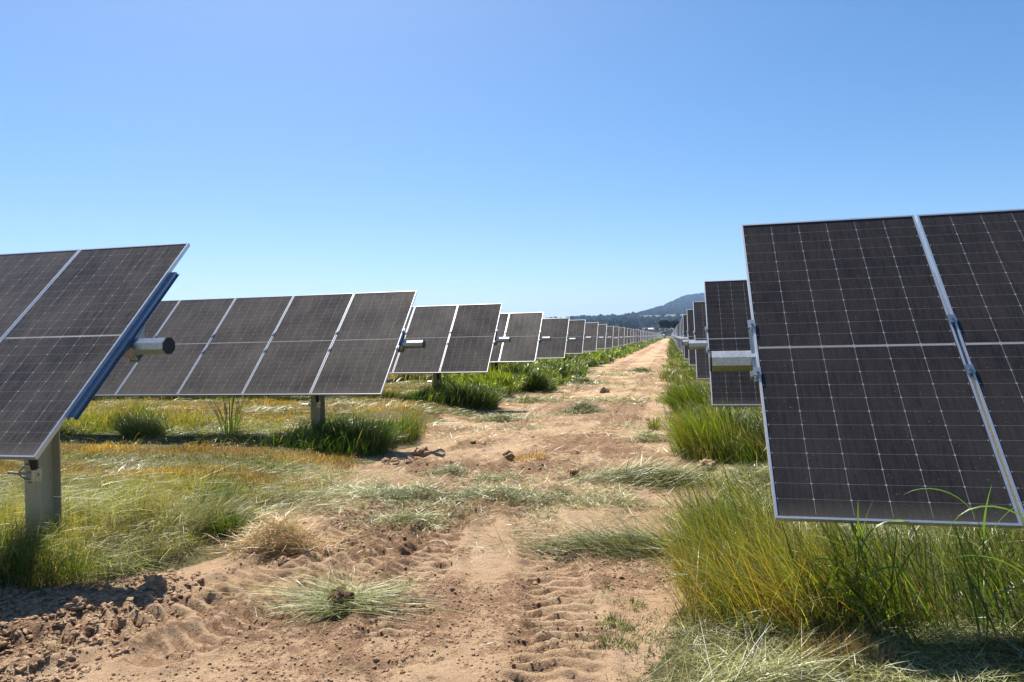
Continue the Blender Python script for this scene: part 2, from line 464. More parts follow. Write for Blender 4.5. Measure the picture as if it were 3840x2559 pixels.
def build_ground():
    xs = [np.arange(-5.2, 1.6, 0.016)]
    a = []; v = 1.6; s = 0.02
    while v < 7000: v += s; s *= 1.10; a.append(v)
    b = []; v = -5.2; s = 0.02
    while v > -7000: v -= s; s *= 1.09; b.append(v)
    xs = np.array(sorted(b) + list(xs[0]) + a)
    ys = []; v = 2.3
    while v < 20: ys.append(v); v += 0.0042 * v
    while v < 7500: ys.append(v); v += 0.021 * v
    c = []; v = 2.3; s = 0.05
    while v > -400: v -= s; s *= 1.25; c.append(v)
    ys = np.array(sorted(c) + ys)
    X, Y = np.meshgrid(xs, ys)
    Z = gh(X, Y)
    le, re = left_edge(Y), right_edge(Y)
    wob = (fbm(X, Y, 1.4, 51, 4) - 0.5)
    veg = np.maximum(sstep(0.25, -0.35, X - le + wob * 1.6), sstep(-0.2, 0.3, X - re + wob * 1.2))
    for (yc, hw, x0, x1) in HAYBAND:
        bnd = np.exp(-((Y - yc + wob * 1.2) / hw) ** 2) * sstep(x0 - 0.4, x0 + 0.3, X) * sstep(x1 + 0.4, x1 - 0.3, X)
        veg = np.maximum(veg, bnd * 0.45)
    loose = 0.31 + 0.80 * (fbm(X, Y, 1.1, 61, 4) - 0.5) * 2 + 0.5 * (fbm(X, Y, 0.35, 65, 3) - 0.5)
    clod = sstep(-2.7, -3.5, X + 0.35 * (Y - 3.8)) * sstep(4.8, 4.1, Y)
    loose = loose + 0.15 * clod + 0.14 * sstep(8, 16, Y)
    for pl, w, dep, lp, ch in TRACKS:
        d, s, sd = polydist(X, Y, pl)
        rim = np.exp(-((d - w - 0.03) / 0.10) ** 2)
        loose = loose + rim * 0.22 + 0.22 * sstep(7, 14, Y) * sstep(w * 1.3, w * 0.5, d)
        loose = loose + 0.45 * sstep(w, w * 0.6, d) * sstep(0.25, 0.75, 0.5 - 0.5 * np.sin(2 * math.pi * (s + ch * np.abs(sd) + 0.024 * vnoise(X, Y, 3.0, 3)) / lp)) * (Y < 14)
    far = sstep(330, 430, Y) + sstep(60, 120, np.abs(X)) + sstep(-20, -60, Y)
    mk = np.stack([np.clip(loose, 0, 1), np.clip(veg, 0, 1), np.clip(far, 0, 1)], -1).reshape(-1, 3)
    ny, nx = X.shape
    idx = np.arange(nx * ny).reshape(ny, nx)
    F = np.stack([idx[:-1, :-1], idx[:-1, 1:], idx[1:, 1:], idx[1:, :-1]], -1).reshape(-1, 4)
    me = mesh_np("ground", np.stack([X, Y, Z], -1).reshape(-1, 3), F, [M_SOIL], mk, "mask", smooth=True)
    o = link("ground", me)
    tag(o, kind="structure")
    return o
build_ground()

# ------------------------------------------------------------------ solar trackers
MW, ML, GAP, DN = 1.134, 2.278, 0.0165, 0.135      # module width, length, gap, face offset from tube centre
def me_module(mat):
    b = MB(); x, s = MW / 2 - 0.010, ML / 2 - 0.010
    z = DN - 0.004
    b.v += [(-x, -s, z), (x, -s, z), (x, s, z), (-x, s, z), (-x, -s, z - 0.006), (x, -s, z - 0.006), (x, s, z - 0.006), (-x, s, z - 0.006)]
    b.f += [(0, 1, 2, 3), (7, 6, 5, 4)]; b.mi += [0, 1]
    return b.mesh("solar_module", [mat, M_BACK])
def me_frame():
    b = MB(); x, s = MW / 2, ML / 2; w = 0.012; z1 = DN; z0 = DN - 0.033
    b.box(-x, x, -s, -s + w, z0, z1); b.box(-x, x, s - w, s, z0, z1)
    b.box(-x, -x + w, -s + w, s - w, z0, z1); b.box(x - w, x, -s + w, s - w, z0, z1)
    me = b.mesh("module_frame", [M_ALU]); return me
def me_rail(half):
    b = MB(); z1 = DN - 0.034; z0 = z1 - (0.030 if half > 0.5 else 0.042)
    b.box(-0.030, -0.026, -half, half, z0, z1); b.box(0.026, 0.030, -half, half, z0, z1)     # two webs
    b.box(-0.026, 0.026, -half, half, z1 - 0.004, z1 - 0.0005)                                # top
    b.box(-0.045, -0.030, -half, half, z0, z0 + 0.004); b.box(0.030, 0.045, -half, half, z0, z0 + 0.004)
    return b.mesh("support_rail", [M_RAIL])
def me_clamp():
    b = MB(); z = DN + 0.0015
    y = 0
    b.box(-0.022, 0.022, y - 0.03, y + 0.03, z, z + 0.007)
    b.box(-0.0068, 0.0068, y - 0.03, y + 0.03, z - 0.034, z)
    b.tube((0, y, z + 0.007), (0, y, z + 0.015), 0.009, n=6)
    return b.mesh("clamp", [M_GALV])
def me_saddle():
    """triangular bracket that carries the rail on the tube"""
    b = MB(); zt = DN - 0.078
    for x0 in (-0.034, 0.030):
        for sy in (-1, 1):      # open triangle: an inclined strut on either side of the tube
            b.prism([(sy * 0.185, zt), (sy * 0.155, zt), (sy * 0.052, 0.045), (sy * 0.062, -0.02), (sy * 0.080, -0.02)][::sy], x0, x0 + 0.004, 'x')
    b.box(-0.034, 0.034, -0.078, -0.068, -0.085, -0.015)
    b.box(-0.034, 0.034, 0.068, 0.078, -0.085, -0.015)
    b.box(-0.045, 0.045, -0.085, 0.085, -0.094, -0.082)
    for y in (-0.055, 0.055):
        b.tube((0, y, -0.125), (0, y, -0.094), 0.008, n=6)
    return b.mesh("mounting_bracket", [M_GALV])
def octagon(r):
    c = r / math.cos(math.pi / 8)
    return [(c * math.cos(math.pi / 8 + k * math.pi / 4), c * math.sin(math.pi / 8 + k * math.pi / 4)) for k in range(8)]
def me_tube(x0, x1, r=0.0635):
    b = MB(); b.prism(octagon(r), x0, x1, 'x', caps=True)
    me = b.mesh("torque_tube", [M_GALV]); return me
def me_post(h):
    b = MB(); fw, dp, t = 0.075, 0.10, 0.008
    b.box(-fw, fw, -dp, -dp + t, -0.5, h); b.box(-fw, fw, dp - t, dp, -0.5, h); b.box(-0.004, 0.004, -dp + t, dp - t, -0.5, h)
    return b.mesh("post", [M_POST])
def me_bearing():
    b = MB()
    pts = [(0.105 * math.cos(k * math.pi / 8), 0.105 * math.sin(k * math.pi / 8)) for k in range(16)]
    b.prism(pts, -0.025, 0.025, 'x')
    b.box(-0.06, 0.06, -0.11, 0.11, -0.16, -0.098)
    return b.mesh("bearing", [M_GALV])
def me_damper():
    b = MB()
    b.tube((0.060, -0.165, 0.80), (0.062, -0.20, 0.98), 0.034, 0.036, 12)
    b.tube((0.060, -0.150, 0.70), (0.060, -0.165, 0.80), 0.024, 0.032, 12)
    b.tube((0.062, -0.20, 0.98), (0.062, -0.24, 1.16), 0.016, 0.016, 8)
    return b.mesh("damper", [M_BLACK])
def me_damper_arm():
    b = MB()
    b.tube((0.09, -0.125, 0.655), (-0.22, -0.125, 0.665), 0.012, n=8)
    b.tube((-0.13, -0.125, 0.662), (-0.06, -0.108, 0.735), 0.008, n=6)
    b.tube((-0.13, -0.125, 0.662), (-0.03, -0.108, 0.585), 0.009, n=6)
    b.box(0.045, 0.080, -0.165, -0.102, 0.61, 0.71)
    b.box(-0.09, 0.07, -0.125, -0.102, 0.60, 0.609); b.box(-0.09, 0.07, -0.125, -0.102, 0.717, 0.726)
    return b.mesh("damper_arm", [M_GALV])
def me_cap():
    b = MB(); b.prism(octagon(0.0645), -0.006, 0.004, 'x'); return b.mesh("end_cap", [M_BLACK])
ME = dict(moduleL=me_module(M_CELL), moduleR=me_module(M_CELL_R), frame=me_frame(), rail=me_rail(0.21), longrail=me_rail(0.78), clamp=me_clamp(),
          saddle=me_saddle(), bearing=me_bearing(), damper=me_damper(), arm=me_damper_arm(), cap=me_cap())

TILT = {'L': [45.7, 45.2, 45.6, 43.4, 44.2, 45.0, 44.9, 43.4, 44.0, 44.6, 43.3], 'R': [50.3, 50.3, 48.9, 47.7, 48.0, 47.9]}
DZ = {'L': [.096, .039, .072, .072, .009, .052, .029, .028, -.026, 0, .011], 'R': [-.085, -.059, -.085, -.043, -.044, -.068]}
DX = {'L': [-.085, -.107, -.016, -.017, .030, .010, .059, .029, .012, 0, .085], 'R': [.004, .003, .012, -.002, -.028, .012]}
ORD = ['nearest', 'second', 'third', 'fourth', 'fifth', 'sixth', 'seventh', 'eighth', 'ninth', 'tenth', 'eleventh', 'twelfth', 'thirteenth',
       'fourteenth', 'fifteenth', 'sixteenth', 'seventeenth', 'eighteenth', 'nineteenth', 'twentieth']
NROW = {'L': 58, 'R': 62}
rr = random.Random(3)
def place(me, name, parent, loc, rx=0.0):
    o = bpy.data.objects.new(name, me); COL.objects.link(o); o.parent = parent
    o.location = loc; o.rotation_euler = (rx, 0, 0); return o

def row_params(side, i):
    def g(t, sd, base):
        return t[side][i] if i < len(t[side]) else base + rr.uniform(-sd, sd)
    tilt = g(TILT, 2.0, 44.3 if side == 'L' else 48.2)
    dz = g(DZ, 0.05, 0.01 if side == 'L' else -0.05)
    dx = g(DX, 0.05, 0.02 if side == 'L' else 0.0)
    X = (XL if side == 'L' else XR) + dx
    Y = (YL0 if side == 'L' else YR0) + i * PITCH
    return tilt, 1.562 + dz, X, Y

def tracker(side, i):
    sg = -1 if side == 'L' else 1
    tilt, zt, X, Y = row_params(side, i)
    th = R(tilt)
    if side == 'L': n = [7, 13, 18, 14, 10, 8, 6][i] if i < 7 else 4
    else: n = [8, 8, 6, 5, 4, 4][i] if i < 6 else 3
    root = empty("solar_tracker", (X, Y, 0))
    sd = 'left' if side == 'L' else 'right'
    if i == 0 and side == 'L': lab = 'nearest tilted solar panel row left of the track, black cap on its tube end'
    elif i == 0: lab = 'nearest tilted solar panel row right of the track, filling the right edge'
    elif i < 20: lab = '%s solar panel row from the camera on the %s side of the track' % (ORD[i], sd)
    else: lab = 'distant solar panel row near the far end of the track, %s side' % sd
    tag(root, lab, 'solar tracker', 'tilted solar panel rows on the %s side of the dirt track' % sd)
    stub = (0.36 if i == 1 else 0.335) if side == 'L' else 0.262
    pitch = MW + GAP
    if i < 16:
        for k in range(n):
            x = sg * (k * pitch + MW / 2)
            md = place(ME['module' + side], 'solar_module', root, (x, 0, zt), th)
            place(ME['frame'], 'module_frame', md, (0, 0, 0))
        for k in range(n + 1):
            x = sg * (k * pitch - GAP / 2)
            if k == 0: x = sg * (0.026 if not (side == 'L' and i == 0) else -0.016)
            long_ = (side == 'L' and i == 0)
            rl = place(ME['longrail' if long_ else 'rail'], 'support_rail', root, (x, 0, zt), th)
            if i < 9:
                if not long_:
                    for s_ in (-0.19, 0.19): place(ME['clamp'], 'clamp', root, (x if k else -sg * 0.008, s_ * math.cos(th), zt + s_ * math.sin(th)), th)
                place(ME['saddle'], 'mounting_bracket', root, (x, 0, zt), th)
        L = n * pitch
        me = me_tube(-stub if sg > 0 else -L, L if sg > 0 else stub)
        tb = place(me, 'torque_tube', root, (0, 0, zt))
        cp = place(ME['cap'], 'end_cap', tb, (-sg * (stub + 0.002), 0, 0))
        px0 = 0.88 if (side == 'L' and i == 0) else 2.35 if (side == 'R' and i == 0) else 1.50
        pm = me_post(zt - 0.12)
        k = 0
        while px0 + k * 7.4 < L and k < 3:
            x = sg * (px0 + k * 7.4)
            ps = place(pm, 'post', root, (x, 0, 0))
            place(ME['bearing'], 'bearing', ps, (0, 0, zt))
            if k == 0 and i < 9 :
                place(ME['damper'], 'damper', root, (x + 0.02, 0, 0))
                place(ME['arm'], 'damper_arm', root, (x + 0.02, 0, 0))
            k += 1
    else:
        me = far_meshes(side)
        place(me[0], 'module_array', root, (0, 0, zt), th)
        place(me[1], 'torque_tube', root, (0, 0, zt))
        ps = place(me[2], 'post', root, (sg * 1.5, 0, 0))
    return root

_far = {}
def far_meshes(side):
    if side in _far: return _far[side]
    sg = -1 if side == 'L' else 1
    b = MB()
    for k in range(3):
        xc = sg * (k * (MW + GAP) + MW / 2); x, s = MW / 2 - 0.01, ML / 2 - 0.01; z = DN - 0.004
        q = len(b.v)
        b.v += [(xc-x, -s, z), (xc+x, -s, z), (xc+x, s, z), (xc-x, s, z)]; b.f.append((q, q+1, q+2, q+3)); b.mi.append(0)
        b.f.append((q+3, q+2, q+1, q)); b.mi.append(0); b.f.pop(); b.mi.pop()
        X0, X1, S, w, z0 = xc - MW/2, xc + MW/2, ML/2, 0.02, DN - 0.033
        b.box(X0, X1, -S, -S+w, z0, DN, 1); b.box(X0, X1, S-w, S, z0, DN, 1)
        b.box(X0, X0+w, -S+w, S-w, z0, DN, 1); b.box(X1-w, X1, -S+w, S-w, z0, DN, 1)
    ma = b.mesh("module_array", [M_CELLFAR, M_ALU])
    L = 3 * (MW + GAP); stub = 0.335 if side == 'L' else 0.262
    mt_ = me_tube(-stub if sg > 0 else -L, L if sg > 0 else stub)
    _far[side] = (ma, mt_, me_post(1.46))
    return _far[side]
M_CELLFAR = mat_plain("solar_cells_far", (0.050, 0.045, 0.046), 0.25, 0.15, 1.0)
for side in 'LR':
    for i in range(NROW[side]): tracker(side, i)

# ------------------------------------------------------------------ grass blades (numpy ribbons)
def pal(stops, t):
    t = np.clip(t, 0, 1)
    xs = [s[0] for s in stops]
    return np.stack([np.interp(t, xs, [s[1][k] for s in stops]) for k in range(3)], -1)
P_GREEN = [(0, (0.030, 0.075, 0.012)), (0.35, (0.065, 0.125, 0.020)), (0.65, (0.135, 0.175, 0.030)), (0.85, (0.26, 0.22, 0.055)), (1, (0.42, 0.31, 0.12))]
P_YEL = [(0, (0.07, 0.14, 0.015)), (0.4, (0.17, 0.23, 0.03)), (0.75, (0.36, 0.27, 0.05)), (1, (0.50, 0.30, 0.09))]
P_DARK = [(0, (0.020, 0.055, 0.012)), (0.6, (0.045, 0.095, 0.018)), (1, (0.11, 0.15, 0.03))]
P_HAY = [(0, (0.055, 0.075, 0.018)), (0.35, (0.155, 0.175, 0.050)), (0.7, (0.32, 0.31, 0.125)), (1, (0.62, 0.57, 0.34))]  # the palest stop puts glints on the stems into the colour
P_WEED = [(0, (0.035, 0.080, 0.012)), (0.5, (0.10, 0.165, 0.022)), (1, (0.24, 0.29, 0.05))]
P_ORANGE = [(0, (0.13, 0.14, 0.03)), (0.35, (0.33, 0.20, 0.06)), (0.7, (0.46, 0.24, 0.09)), (1, (0.55, 0.36, 0.18))]

def ribbons(x, y, length, az, th0, th1, width, color, seg=4, z0=None, twist=1.0, head=None, rng=RNG):
    """az: lean direction, th0/th1: angle from vertical at root and tip. Returns V, F, C"""
    n = len(x)
    z = gh(x, y) - 0.01 if z0 is None else z0
    P = np.zeros((n, seg + 1, 3)); P[:, 0] = np.stack([x, y, z], -1)
    hx, hy = np.cos(az), np.sin(az)
    for k in range(seg):
        t = (k + 0.5) / seg
        th = th0 + (th1 - th0) * t ** 1.3
        st = length / seg
        P[:, k+1, 0] = P[:, k, 0] + np.sin(th) * hx * st
        P[:, k+1, 1] = P[:, k, 1] + np.sin(th) * hy * st
        P[:, k+1, 2] = P[:, k, 2] + np.cos(th) * st
    # keep blades above the soil
    floor = (z + 0.006)[:, None]
    P[:, 1:, 2] = np.maximum(P[:, 1:, 2], floor + rng.random((n, seg)) * 0.012)
    wa = az + math.pi / 2 + rng.normal(0, 0.9, n) * twist
    wd = np.stack([np.cos(wa), np.sin(wa), rng.normal(0, 0.25, n)], -1)
    t = np.linspace(0, 1, seg + 1)
    prof = np.maximum((1 - t) ** 0.6, 0.06) * (0.75 + 0.5 * np.minimum(t * 4, 1) * 0.5)
    prof = np.broadcast_to(prof, (n, seg + 1)).copy()
    if head is not None:
        hp = np.where(t > 0.74, 1.35, 0.45) * np.where(t > 0.97, 0.25, 1)
        prof[head] = hp
    W = wd[:, None, :] * (width[:, None] * prof * 0.5)[..., None]
    V = np.stack([P - W, P + W], 2).reshape(-1, 3)
    b = (np.arange(n) * (seg + 1) * 2)[:, None] + (np.arange(seg) * 2)[None, :]
    F = np.stack([b, b + 1, b + 3, b + 2], -1).reshape(-1, 4)
    C = np.repeat(np.clip(color, 0.004, 0.52), (seg + 1) * 2, axis=0)
    return V, F, C

class Field:
    def __init__(s): s.V, s.F, s.C, s.n = [], [], [], 0
    def add(s, VFC):
        V, F, C = VFC; s.V.append(V); s.F.append(F + s.n); s.C.append(C); s.n += len(V)
    def obj(s, name, mat, parent=None, origin=None):
        V = np.concatenate(s.V)
        if origin is not None: V = V - np.array(origin)
        me = mesh_np(name, V, np.concatenate(s.F), [mat], np.concatenate(s.C))
        return link(name, me, parent)

def scatter(n, x0, x1, y0, y1, keep=None, rng=RNG):
    x = rng.uniform(x0, x1, n); y = rng.uniform(y0, y1, n)
    if keep is not None:
        k = rng.random(n) < keep(x, y); x, y = x[k], y[k]
    return x, y

def patch(x, y): return 0.25 + 0.75 * sstep(0.36, 0.52, fbm(x, y, 1.1, 201, 3))
def dens_right(x, y): return patch(x, y) * sstep(-0.12, 0.22, x - right_edge(y) + (fbm(x, y, 1.8, 71, 3) - 0.5) * 0.9 + sstep(10, 16, y) * (fbm(x, y, 0.4, 77, 3) - 0.5) * 1.2)
def dens_left(x, y): return sstep(0.12, -0.25, x - left_edge(y) + (fbm(x, y, 1.3, 73, 3) - 0.5) * 1.3 + sstep(11, 18, y) * (fbm(x, y, 0.35, 75, 3) - 0.45) * 2.2)
def under(y, y0, a=1.25, b=1.0):
    """1 below the panel rows, 0 between them where it has been mown"""
    ph = (y - y0 + PITCH * 0.5) % PITCH - PITCH * 0.5
    return sstep(-a - 0.25, -a + 0.25, ph) * sstep(b + 0.25, b - 0.25, ph)

def lush(F, n, box, hmin, hmax, w, pal_, keep, azc, azs=0.7, lodge=0.45, seg=5, tip=0.9, cshift=0.0, heads=0.08, zr=0.0):
    x, y = scatter(n, *box, keep)
    m_ = len(x)
    if not m_: return
    cl = fbm(x, y, 1.5, 81, 4); cl2 = fbm(x, y, 4.5, 85, 3)
    L = (hmin + (hmax - hmin) * sstep(0.25, 0.75, cl)) * RNG.uniform(0.55, 1.15, m_)
    az = azc + (fbm(x, y, 0.9, 91, 2) - 0.5) * 5.0 * azs + RNG.normal(0, 0.85, m_)
    lo = sstep(0.35, 0.7, fbm(x, y, 0.8, 95, 3)) * lodge
    th0 = np.abs(RNG.normal(0.12, 0.24, m_)) + lo * 1.1
    th1 = th0 + RNG.uniform(0.1, 1.4, m_) ** 1.5 * tip + lo * 0.5
    c = pal(pal_, cl2 * 0.9 + RNG.normal(0, 0.20, m_) + cshift) * np.clip(np.exp(RNG.normal(-0.08, 0.50, m_)), 0.2, 2.2)[:, None]
    hd = RNG.random(m_) < heads
    L[hd] *= 1.18; c[hd] = pal(P_HAY, RNG.uniform(0.2, 0.75, hd.sum()))
    z0 = gh(x, y) - 0.01 + zr * RNG.random(m_) * sstep(0.2, 0.7, cl)
    F.add(ribbons(x, y, L, az, th0, th1, w * RNG.uniform(0.5, 1.5, m_), c, seg, z0=z0, head=hd))

def litter(F, n, box, lmin, lmax, w, pal_, keep, azc=None, zj=0.03, cshift=0.0, seg=3):
    x, y = scatter(n, *box, keep)
    m_ = len(x)
    if not m_: return
    L = RNG.uniform(lmin, lmax, m_)
    az = RNG.uniform(0, 6.283, m_) if azc is None else azc + RNG.normal(0, 0.5, m_) + (fbm(x, y, 1.1, 97, 2) - 0.5) * 4
    th0 = RNG.normal(1.42, 0.16, m_); th1 = th0 + RNG.normal(0.1, 0.28, m_)
    c = pal(pal_, fbm(x, y, 3, 99, 3) * 0.7 + RNG.normal(0.12, 0.2, m_) + cshift) * np.clip(np.exp(RNG.normal(0.0, 0.55, m_)), 0.2, 1.9)[:, None]
    z = gh(x, y) + 0.006 + RNG.random(m_) ** 1.5 * zj * (0.4 + 1.4 * sstep(0.4, 0.7, fbm(x, y, 4.0, 211, 3)))
    F.add(ribbons(x, y, L, az, th0, th1, w * RNG.uniform(0.6, 1.3, m_), c, seg, z0=z, twist=1.5))

E2 = math.pi
# --- right hand verge ------------------------------------------------
fr = Field()
lush(fr, 15000, (0.0, 3.6, 3.95, 5.0), 0.28, 0.70, 0.0036, P_YEL, lambda x, y: dens_right(x, y) * sstep(1.5, 0.6, x), 2.6, 0.35, 0.3, 6, 0.9, 0.18, 0.14)
lush(fr, 16000, (0.4, 3.8, 4.10, 5.5), 0.22, 0.62, 0.0046, P_GREEN, lambda x, y: dens_right(x, y) * sstep(0.3, 0.9, x), 2.2, 0.6, 0.4, 5, 0.9, 0.12, 0.08)
lush(fr, 1600, (0.7, 3.2, 4.0, 5.0), 0.35, 0.72, 0.0105, P_WEED, lambda x, y: dens_right(x, y), 2.0, 1.5, 0.1, 6, 0.9, 0.0, 0.0)
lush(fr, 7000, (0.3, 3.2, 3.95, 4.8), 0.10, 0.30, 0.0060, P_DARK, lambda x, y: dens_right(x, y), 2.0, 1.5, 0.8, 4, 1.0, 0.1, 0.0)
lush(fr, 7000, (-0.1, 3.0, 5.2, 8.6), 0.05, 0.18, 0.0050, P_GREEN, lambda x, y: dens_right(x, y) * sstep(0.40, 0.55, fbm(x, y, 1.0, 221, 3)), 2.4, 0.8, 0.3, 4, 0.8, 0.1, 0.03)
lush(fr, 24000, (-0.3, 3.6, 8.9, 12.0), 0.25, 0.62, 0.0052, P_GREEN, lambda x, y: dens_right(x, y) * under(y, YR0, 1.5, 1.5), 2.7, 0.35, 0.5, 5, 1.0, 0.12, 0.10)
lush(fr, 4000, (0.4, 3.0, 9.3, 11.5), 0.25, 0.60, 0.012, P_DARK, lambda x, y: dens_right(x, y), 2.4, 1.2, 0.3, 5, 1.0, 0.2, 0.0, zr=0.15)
lush(fr, 12000, (-0.3, 3.0, 12.0, 17.5), 0.12, 0.50, 0.009, P_GREEN, lambda x, y: dens_right(x, y) * (0.25 + 0.75 * under(y, YR0, 1.7, 1.6)), 2.7, 0.35, 0.6, 5, 1.0, 0.15, 0.08)
lush(fr, 12000, (-0.4, 2.6, 17.0, 26.0), 0.18, 0.50, 0.013, P_GREEN, lambda x, y: dens_right(x, y) * (0.35 + 0.65 * under(y, YR0, 1.8, 1.8)), 2.7, 0.4, 0.6, 4, 1.0, 0.15, 0.06, zr=0.15)
lush(fr, 12000, (-0.5, 2.0, 25, 45.0), 0.20, 0.50, 0.024, P_GREEN, lambda x, y: dens_right(x, y), 2.7, 0.5, 0.5, 4, 0.9, 0.1, 0.05, zr=0.2)
lush(fr, 9000, (-0.5, 1.6, 45, 110.0), 0.20, 0.50, 0.05, P_GREEN, dens_right, 2.7, 0.5, 0.4, 3, 0.8, 0.05, 0.03, zr=0.2)
lush(fr, 7000, (-0.5, 1.6, 110, 360.0), 0.20, 0.50, 0.10, P_GREEN, dens_right, 2.7, 0.5, 0.4, 3, 0.8, 0.05, 0.03, zr=0.2)
# short new shoots at the edge of the bare track
def seeds(x, y): return sstep(0.50, 0.62, fbm(x, y, 2.6, 131, 3)) * sstep(-0.75, -0.15, x - right_edge(y)) * sstep(0.6, 0.2, x - right_edge(y))
lush(fr, 16000, (-0.7, 1.0, 3.2, 6.5), 0.03, 0.09, 0.0045, P_DARK, seeds, 2.0, 1.5, 0.5, 3, 1.0, 0.25, 0.0)
lush(fr, 9000, (-3.9, 0.3, 9, 40), 0.04, 0.16, 0.014, P_GREEN, lambda x, y: sstep(0.56, 0.68, fbm(x, y, 1.0, 133, 3)) * (np.abs(x + 1.8) > 0.9), 2.0, 1.5, 0.5, 3, 1.0, 0.2, 0.0)
o = fr.obj("verge_grass", M_GRASS)
tag(o, "tall green and yellow grass growing along the right verge of the track", "grass", kind="stuff")

# --- left hand grass ---------------------------------------------------
fl = Field()
lush(fl, 27000, (-7.4, -3.4, 3.9, 6.9), 0.10, 0.30, 0.0036, P_GREEN, lambda x, y: dens_left(x, y) * (0.3 + 0.7 * patch(x, y)), -0.5, 0.6, 1.7, 6, 0.9, 0.50, 0.22)
lush(fl, 6000, (-7.4, -4.6, 4.2, 6.9), 0.18, 0.36, 0.0034, P_YEL, lambda x, y: dens_left(x, y) * sstep(0.45, 0.6, fbm(x, y, 1.3, 207, 3)), -0.4, 0.6, 0.6, 6, 0.8, 0.0, 0.2)
lush(fl, 5000, (-7.0, -3.9, 4.6, 6.2), 0.15, 0.36, 0.0036, P_YEL, lambda x, y: dens_left(x, y) * 0.8, -0.5, 0.35, 0.7, 5, 0.9, 0.1, 0.12)
lush(fl, 6000, (-6.0, -3.5, 3.75, 4.6), 0.18, 0.42, 0.0038, P_GREEN, dens_left, -0.3, 0.3, 2.0, 5, 0.9, -0.05, 0.06)
# between the first and second row: mown stubble in bands
def band(y, c, w): return np.exp(-((y - c) / w) ** 2)
def wv(x, y): return (fbm(x, y, 0.35, 141, 3) - 0.5) * 1.4
lush(fl, 90000, (-16, -3.6, 6.6, 9.3), 0.06, 0.14, 0.0065, P_ORANGE, lambda x, y: dens_left(x, y) * np.clip(band(y + wv(x, y) * .3, 7.45, 0.30) + band(y + wv(x, y) * .3, 8.8, 0.30), 0, 1), 1.2, 1.5, 0.15, 2, 0.6, 0.05, 0.0)
lush(fl, 40000, (-16, -3.6, 6.4, 9.6), 0.05, 0.15, 0.007, P_DARK, lambda x, y: dens_left(x, y) * np.clip(band(y + wv(x, y) * .3, 8.25, 0.24) + band(y + wv(x, y) * .3, 7.0, 0.14) + 0.06, 0, 1), 1.2, 1.5, 0.3, 3, 0.8, 0.35, 0.0)
# below the left rows
for i, (n, w, seg) in enumerate([(50000, 0.0060, 4), (26000, 0.010, 4), (16000, 0.018, 4), (9000, 0.024, 3), (7000, 0.03, 3)]):
    yc = YL0 + (i + 1) * PITCH
    x0 = -15 - 5 * i if i < 3 else -14
    lush(fl, n, (x0, -3.8, yc - 1.45, yc + 1.1), 0.15, 0.50, w, P_GREEN, lambda x, y: dens_left(x, y) * under(y, YL0, 1.15, 0.9), -0.4, 0.35, 0.85, seg, 0.9, 0.16, 0.08)
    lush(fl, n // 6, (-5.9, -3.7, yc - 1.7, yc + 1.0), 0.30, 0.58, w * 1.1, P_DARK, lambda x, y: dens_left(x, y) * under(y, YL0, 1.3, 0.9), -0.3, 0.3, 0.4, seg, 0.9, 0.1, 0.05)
    lush(fl, n, (x0, -3.7, yc + 0.8, yc + 4.5), 0.05, 0.15, w * 1.15, P_ORANGE, lambda x, y: dens_left(x, y) * (0.25 + 0.75 * sstep(0.35, 0.6, fbm(x * 0.25, y, 1.2, 151, 3))), 1.0, 1.5, 0.3, 2, 0.6, -0.12, 0.0)
o = fl.obj("field_grass", M_GRASS)
tag(o, "lodged and mown grass between and below the left panel rows", "grass", kind="stuff")

# leafy weeds forming a hedge on the left from the third row on
fw_ = Field()
lush(fw_, 20000, (-6.2, -3.5, 17.5, 26), 0.20, 0.46, 0.024, P_WEED, lambda x, y: dens_left(x, y) * sstep(0.3, 0.55, fbm(x, y, 0.9, 161, 3) + 0.2 * under(y, YL0, 1.6, 1.2)), 0.3, 1.5, 0.2, 4, 1.3, 0.15, 0.03, zr=0.42)
lush(fw_, 18000, (-6.2, -3.4, 26, 45), 0.22, 0.50, 0.036, P_WEED, lambda x, y: dens_left(x, y) * sstep(0.25, 0.5, fbm(x, y, 0.7, 161, 3)), 0.3, 1.5, 0.2, 4, 1.3, 0.15, 0.0, zr=0.45)
lush(fw_, 10000, (-6.0, -3.4, 45, 100), 0.25, 0.55, 0.07, P_WEED, lambda x, y: dens_left(x, y) * sstep(0.25, 0.45, fbm(x, y, 0.4, 161, 3)), 0.3, 1.5, 0.2, 3, 1.3, 0.15, 0.0, zr=0.45)
lush(fw_, 8000, (-6.0, -3.3, 100, 350), 0.25, 0.55, 0.13, P_WEED, lambda x, y: dens_left(x, y) * sstep(0.2, 0.4, fbm(x, y, 0.2, 161, 3)), 0.3, 1.5, 0.2, 3, 1.2, 0.15, 0.0, zr=0.45)
o = fw_.obj("weeds", M_GRASS)
tag(o, "leafy green weeds crowding the left verge below the farther panel rows", "weeds", kind="stuff")

